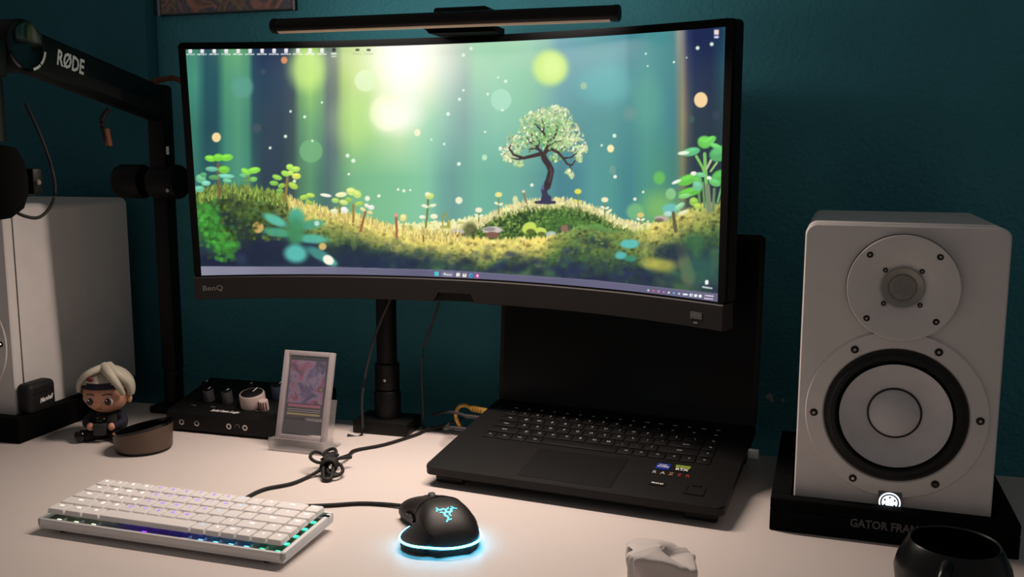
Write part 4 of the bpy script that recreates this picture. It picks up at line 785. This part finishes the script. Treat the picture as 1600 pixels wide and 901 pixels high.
for z0,z1,m_ in ((.0495,.0535,'card_pink'),(.0455,.0465,'card_text'),(.0425,.0435,'card_text'),(.0375,.0405,'card_yellow')): G().box(-.027,.027,-.0017,-.0012,z0,z1,M=B).build('card_line',m_,cd)
G().box(-.0315,.0315,-.001,.001,.010,.030,M=B).build('backing','card_edge',cs)

# ---------------------------------------------------------------- figurine
fg = thing('figurine','small big-headed toy figurine with pale hair sitting beside the left speaker','figurine',(-.9840,1.1860,0),(0,0,.28))
G().ball((0,.004,.022),(.027,.024,.022)).build('body','dark_cloth',fg)
for s in (-1,1):
    G().tube([(s*.010,-.006,.010),(s*.022,-.020,.009),(s*.030,-.026,.009)],lambda t:.0105-.002*t,12).build('leg','dark_cloth',fg); G().ball((s*.031,-.028,.010),(.0095,.010,.0095)).build('shoe','black_gloss',fg)
    am = G().tube([(s*.020,.0,.034),(s*.028,-.012,.028),(s*.018,-.024,.024)],lambda t:.0075-.0015*t,12).build('arm','navy_cloth',fg); G().ball((s*.016,-.026,.024),(.006,.006,.006)).build('hand','skin',am)
G().box(-.0095,.0095,-.035,-.024,.012,.030,.002).build('held_box','grey_cable',fg); G().ball((0,-.024,.034),(.0085,.007,.006)).build('collar','black_gloss',fg)
hd = G().ball((0,0,.070),(.034,.031,.030),n=32,m=20).build('head','skin',fg)
def hair(u,v):
    a = 2*math.pi*u; t = v; r = 1.0+.035*math.sin(9*a+3*t); face = max(0,math.cos(a+math.pi/2)); ph = (math.pi*.60-.62*face**.7*1.0+.12*math.sin(a))*t
    return (.0405*r*math.sin(ph)*math.cos(a), .003+.0375*r*math.sin(ph)*math.sin(a), .077+.0365*math.cos(ph))
hr = G().grid(hair,64,24).build('hair','pale_hair',fg,smooth=60)
for pts,r0 in (([(.004,-.012,.1135),(.018,-.028,.106),(.030,-.030,.090),(.034,-.022,.074)],.0085),([(.004,-.012,.1135),(-.012,-.028,.108),(-.027,-.029,.095),(-.034,-.020,.078)],.0065),([(.008,-.008,.113),(.026,-.020,.104),(.038,-.012,.088),(.038,-.004,.070)],.009)):
    G().tube(pts,lambda t,r0=r0: r0*(1-.55*t),12).build('hair_lock','pale_hair',hr)
G().grid(lambda u,v: (.0350*math.cos(math.radians(205+130*u)), .032*math.sin(math.radians(205+130*u)), .082+.010*v), 24, 2).build('headband','navy_cloth',hd)
G().ball((-.010,-.0315,.0985),(.005,.003,.004)).build('headband_knot','maroon',hd)
for s in (-1,1):
    ey = G().ball((s*.0135,-.0272,.064),(.0070,.0030,.0062)).build('eye','eye_white',hd); G().ball((s*.0135,-.0292,.0635),(.0052,.0022,.0056)).build('iris','eye_brown',ey); G().ball((s*.0135-.0015,-.0311,.0658),(.0011,.0006,.0011)).build('eye_glint','eye_white',ey)
    G().tube([(s*.0065,-.0302,.0735),(s*.0125,-.0292,.0752),(s*.0195,-.0262,.0738)],.0008,6).build('eyebrow','eye_brown',hd); G().ball((s*.0335,.002,.062),(.004,.006,.0075)).build('ear','skin',hd)
G().tube([(-.004,-.0288,.0525),(0,-.0293,.0520),(.004,-.0288,.0525)],.0007,6).build('mouth','maroon',hd); G().ball((0,-.0318,.0595),(.0014,.0012,.0012)).build('nose','skin',hd)

# ---------------------------------------------------------------- round puck, earbud case
pk = thing('round_holder','round bronze-sided dish with a slanted glossy black top, in front of the figurine','dish',(-.8940,1.1500,0),(0,0,.05))
def slant(x): return .0315+.0080*x/.04
def cyl(r0,r1,zf0,zf1,n=56):
    g = G(); vs = []
    for i in range(n): a = 2*math.pi*i/n; c,s = math.cos(a),math.sin(a); vs += [(r0*c,r0*s,zf0(r0*c)),(r1*c,r1*s,zf1(r1*c))]
    g.add(vs,[(2*i,2*((i+1)%n),2*((i+1)%n)+1,2*i+1) for i in range(n)]); return g
tilt = lambda k: (lambda x: k*slant(x))
g = G().lathe([(0,0),(.038,0),(.040,.003),(.040,.0045),(0,.0045)],56); g.build('base','black_plastic',pk)
cyl(.0405,.0425,lambda x:.0045,tilt(1.0)).build('band','bronze_band',pk)
g = cyl(.0425,.0425,tilt(1.0),tilt(1.12)); h2 = cyl(.0425,.0385,tilt(1.12),tilt(1.10)); g.add(h2.v,h2.f); h3 = cyl(.0385,.037,tilt(1.10),tilt(.62)); g.add(h3.v,h3.f); g.build('rim','black_gloss',pk)
g = G(); n = 48; g.add([(.037*math.cos(2*math.pi*i/n),.037*math.sin(2*math.pi*i/n),.62*slant(.037*math.cos(2*math.pi*i/n))) for i in range(n)],[tuple(range(n))]); g.build('glass_top','glass_black',pk)

ec = thing('earbud_case','black rounded earbud case with white script lettering on the left foam pad','earbud case',(-1.0960,1.1640,.0397),(0,0,.0))
b = bmesh.new(); bmesh.ops.create_cube(b,size=1.)
for v in b.verts: v.co = (v.co.x*.028, v.co.y*.056, .0235+v.co.z*.047)
bmesh.ops.bevel(b,geom=b.edges[:],offset=.009,segments=5,affect='EDGES',profile=.5); G().bm(b).build('shell','case_leather',ec)
G().prism(rrect(-.0281,.0281,-.0141,.0141,.0092,5),-.0003,.0003,T(0,0,.031) @ RZm(math.pi/2)).build('lid_seam','black_gloss',ec)
text('script_lettering','Marshall',.0098,'white_print',ec,T(.01435,.004,.019) @ RZm(math.pi/2) @ FRONT @ Matrix.Rotation(.10,4,'Z'),shear=.5,thick=.0003,wide=.8)

# ---------------------------------------------------------------- boom arm with microphone
bo = thing('boom_arm','black microphone boom arm with white brand lettering at the upper left','boom arm',(-.9825,1.350,0))
def rel(p): return (p[0]+.9825, p[1]-1.350, p[2])
G().box(-.03,.03,-.03,.02,0,.012,.003).build('clamp','black_plastic',bo); G().lathe([(0,.012),(.016,.012),(.016,.07),(.0135,.072),(0,.072)],24).build('pivot_post','black_plastic',bo)
G().box(-.0135,.0135,-.013,.013,.072,.375,.003).build('lower_arm','black_plastic',bo)
for x,w in ((-.044,.024),(.022,.025)):
    kn = G().lathe([(0,-w),(.026,-w),(.028,-w+.004),(.028,w-.004),(.026,w),(0,w)],28,T(x,-.02,.390) @ RY(math.pi/2)).build('pivot_knob','black_plastic',bo)
G().lathe([(0,0),(.003,0),(.003,.0015),(0,.0015)],12,T(.042,-.0482,.377) @ RX(math.pi/2)).build('screw','chrome',bo)
G().box(-.002,.030,-.035,-.005,.385,.545,.006).build('middle_arm','black_plastic',bo)
G().box(.0295,.0303,-.030,-.024,.434,.447,.0,M=None).build('white_mark','white_print',bo)
e0, e1 = Vector((-.967,1.335,.512)), Vector((-.967,1.030,.5735)); dr = e1-e0; an = math.atan2(dr.z,-dr.y)
Ma = T(*rel(e0)) @ RX(-an); LA_ = dr.length
ua = G().box(-.012,.012,-LA_,.010,-.029,.029,.006,M=Ma).build('upper_arm','black_plastic',bo)
G().box(.0118,.0126,-LA_*.97,-.02,-.020,-.004,.0003,1,M=Ma).build('cable_channel','black_soft',ua)
text('brand_lettering','RØDE',.029,'white_print',ua,Ma @ T(.0128,-.222,.004) @ RZm(math.pi/2) @ FRONT,thick=.0008,wide=.68)
G().lathe([(0,-.016),(.032,-.016),(.034,-.013),(.034,.013),(.032,.016),(0,.016)],40,Ma @ T(.004,-LA_,0) @ RY(math.pi/2)).build('joint_disc','black_plastic',bo)
jd = G().lathe([(0,.0165),(.026,.0165),(.030,.0185),(.032,.0165)],40,Ma @ T(.004,-LA_,0) @ RY(math.pi/2)).build('joint_cap','black_gloss',bo)
for a0_,a1_ in ((195,222),(226,262)):
    G().grid(lambda u,v: (.0232, -LA_+(.0285+.0035*v)*math.cos(math.radians(a0_+(a1_-a0_)*u+100)), (.0285+.0035*v)*math.sin(math.radians(a0_+(a1_-a0_)*u+100))), 10, 1, M=Ma).build('scale_mark','white_print',jd)
G().tube([rel((-.955,1.30,.548)),rel((-.945,1.335,.556)),rel((-.925,1.345,.545)),rel((-.91,1.33,.535))],.0045,10).build('arm_cable','orange_cover',bo)
G().tube([rel((-.962,1.20,.500)),rel((-.963,1.186,.485)),rel((-.962,1.19,.460)),rel((-.960,1.196,.445))],.004,10).build('cable_loop','black_soft',bo)
G().tube([rel((-.961,1.190,.472)),rel((-.960,1.194,.447))],.0050,10,smooth=1).build('loop_wrap','orange_cover',bo)
mc = thing('microphone','black round-ended microphone hanging from the boom arm at the left edge','microphone',(-.955,.958,.40))
G().lathe([(0,-.050),(.025,-.046),(.040,-.034),(.046,-.016),(.047,.004),(.044,.025),(.036,.042),(0,.050)],36,T(0,0,.0)).build('windscreen','foam_black',mc)
G().lathe([(0,.050),(.026,.050),(.026,.13),(.02,.138),(0,.138)],32).build('mic_body','black_plastic',mc)
G().box(-.012,.012,.0,.036,.130,.178,.004).build('swivel_mount','black_plastic',mc)
G().box(.0,.03,.045,.062,-.018,.016,.003).build('side_bracket','black_plastic',mc); G().lathe([(0,0),(.004,0),(.003,.002),(0,.002)],14,T(.031,.052,-.002) @ RY(math.pi/2)).build('bracket_screw','grey_print',mc)
G().tube([(.01,.062,.10),(.022,.075,.05),(.028,.084,.0),(.026,.080,-.03),(.02,.062,-.048),(.01,.045,-.045),(.0,.035,-.035)],.0022,8).build('cable','cable_black',mc)

# ---------------------------------------------------------------- framed picture, mug, soft white pouch
pc = thing('framed_picture','dark framed picture hanging at the top of the back wall above the monitor','picture',(-.943,1.5030,.6795),(0,.0,0))
G().box(-.136,.136,-.010,-.002,0,.36,.001).build('frame','poster_frame',pc); G().box(-.130,.130,-.0106,-.0100,.004,.355).build('print','poster_art',pc); G().box(-.135,.135,-.0130,-.0112,.001,.358).build('glazing','clear_sheet',pc)
for x in (-.1345,.1335): G().box(x-.0012,x+.0012,-.0134,-.0008,0,.358,.0004,1).build('frame_edge','acrylic_edge',pc)

mg = thing('mug','black rounded mug at the bottom right corner in front of the right foam pad','mug',(.1710,.9080,0),(0,0,-1.6)); mg.scale = (1,1,1.13)
G().lathe([(0,.002),(.030,.002),(.034,0),(.040,.006),(.0485,.025),(.0515,.045),(.049,.054),(.0430,.0650),(.0400,.0698),(.0390,.0708),(.0375,.0698),(.040,.064),(.0455,.054),(.048,.045),(.045,.026),(.036,.010),(0,.008)],64).build('cup','mug_black',mg,smooth=60)
G().tube([(.047,-.012,.066),(.066,-.018,.062),(.074,-.020,.046),(.066,-.018,.028),(.048,-.013,.024)],.0055,12).build('handle','mug_black',mg)

tp = thing('white_pouch','crumpled white soft pouch lying at the bottom edge in front of the laptop','pouch',(-.0990,.9100,0),(0,0,.15))
rr = np.random.default_rng(3)
def pouch(u,v):
    a = 2*math.pi*u; c_,s_ = math.cos(a),math.sin(a); q = .42
    X_, Y_ = .0345*math.copysign(abs(c_)**q,c_), .027*math.copysign(abs(s_)**q,s_)
    Hh = .0415-.010*max(0,(X_+.004)/.0345)**1.5+.0015*max(0,-X_/.0345)
    if v < .7: t = v/.7; k = 1-.05*math.cos(math.pi*t)-.04*t**6; z = Hh*.90*t**.9
    else: t = (v-.7)/.3; k = .99*max(0.,math.cos(t*math.pi/2))**.75; z = Hh*(.90+.10*math.sin(t*math.pi/2))
    wr = (.0007*math.sin(9*a+7*v)+.0005*math.sin(17*a-6*v))*min(1,3*(1-v)); return ((X_+wr)*k, (Y_+wr)*k, z+wr*.6)
G().grid(pouch,72,24).build('bag','tissue_white',tp,smooth=70)
for x,y,z,r,rot in ((-.0305,-.010,.0370,.0050,-.4),(.003,-.004,.0405,.0026,.3)):
    G().grid(lambda u,v: (r*(1-.8*v)*math.cos(math.pi*1.7*u), r*(1-.8*v)*.6*math.sin(math.pi*1.7*u), r*1.5*v), 16, 6, M=T(x,y,z) @ RY(rot)).build('fold','tissue_white',tp,smooth=60)
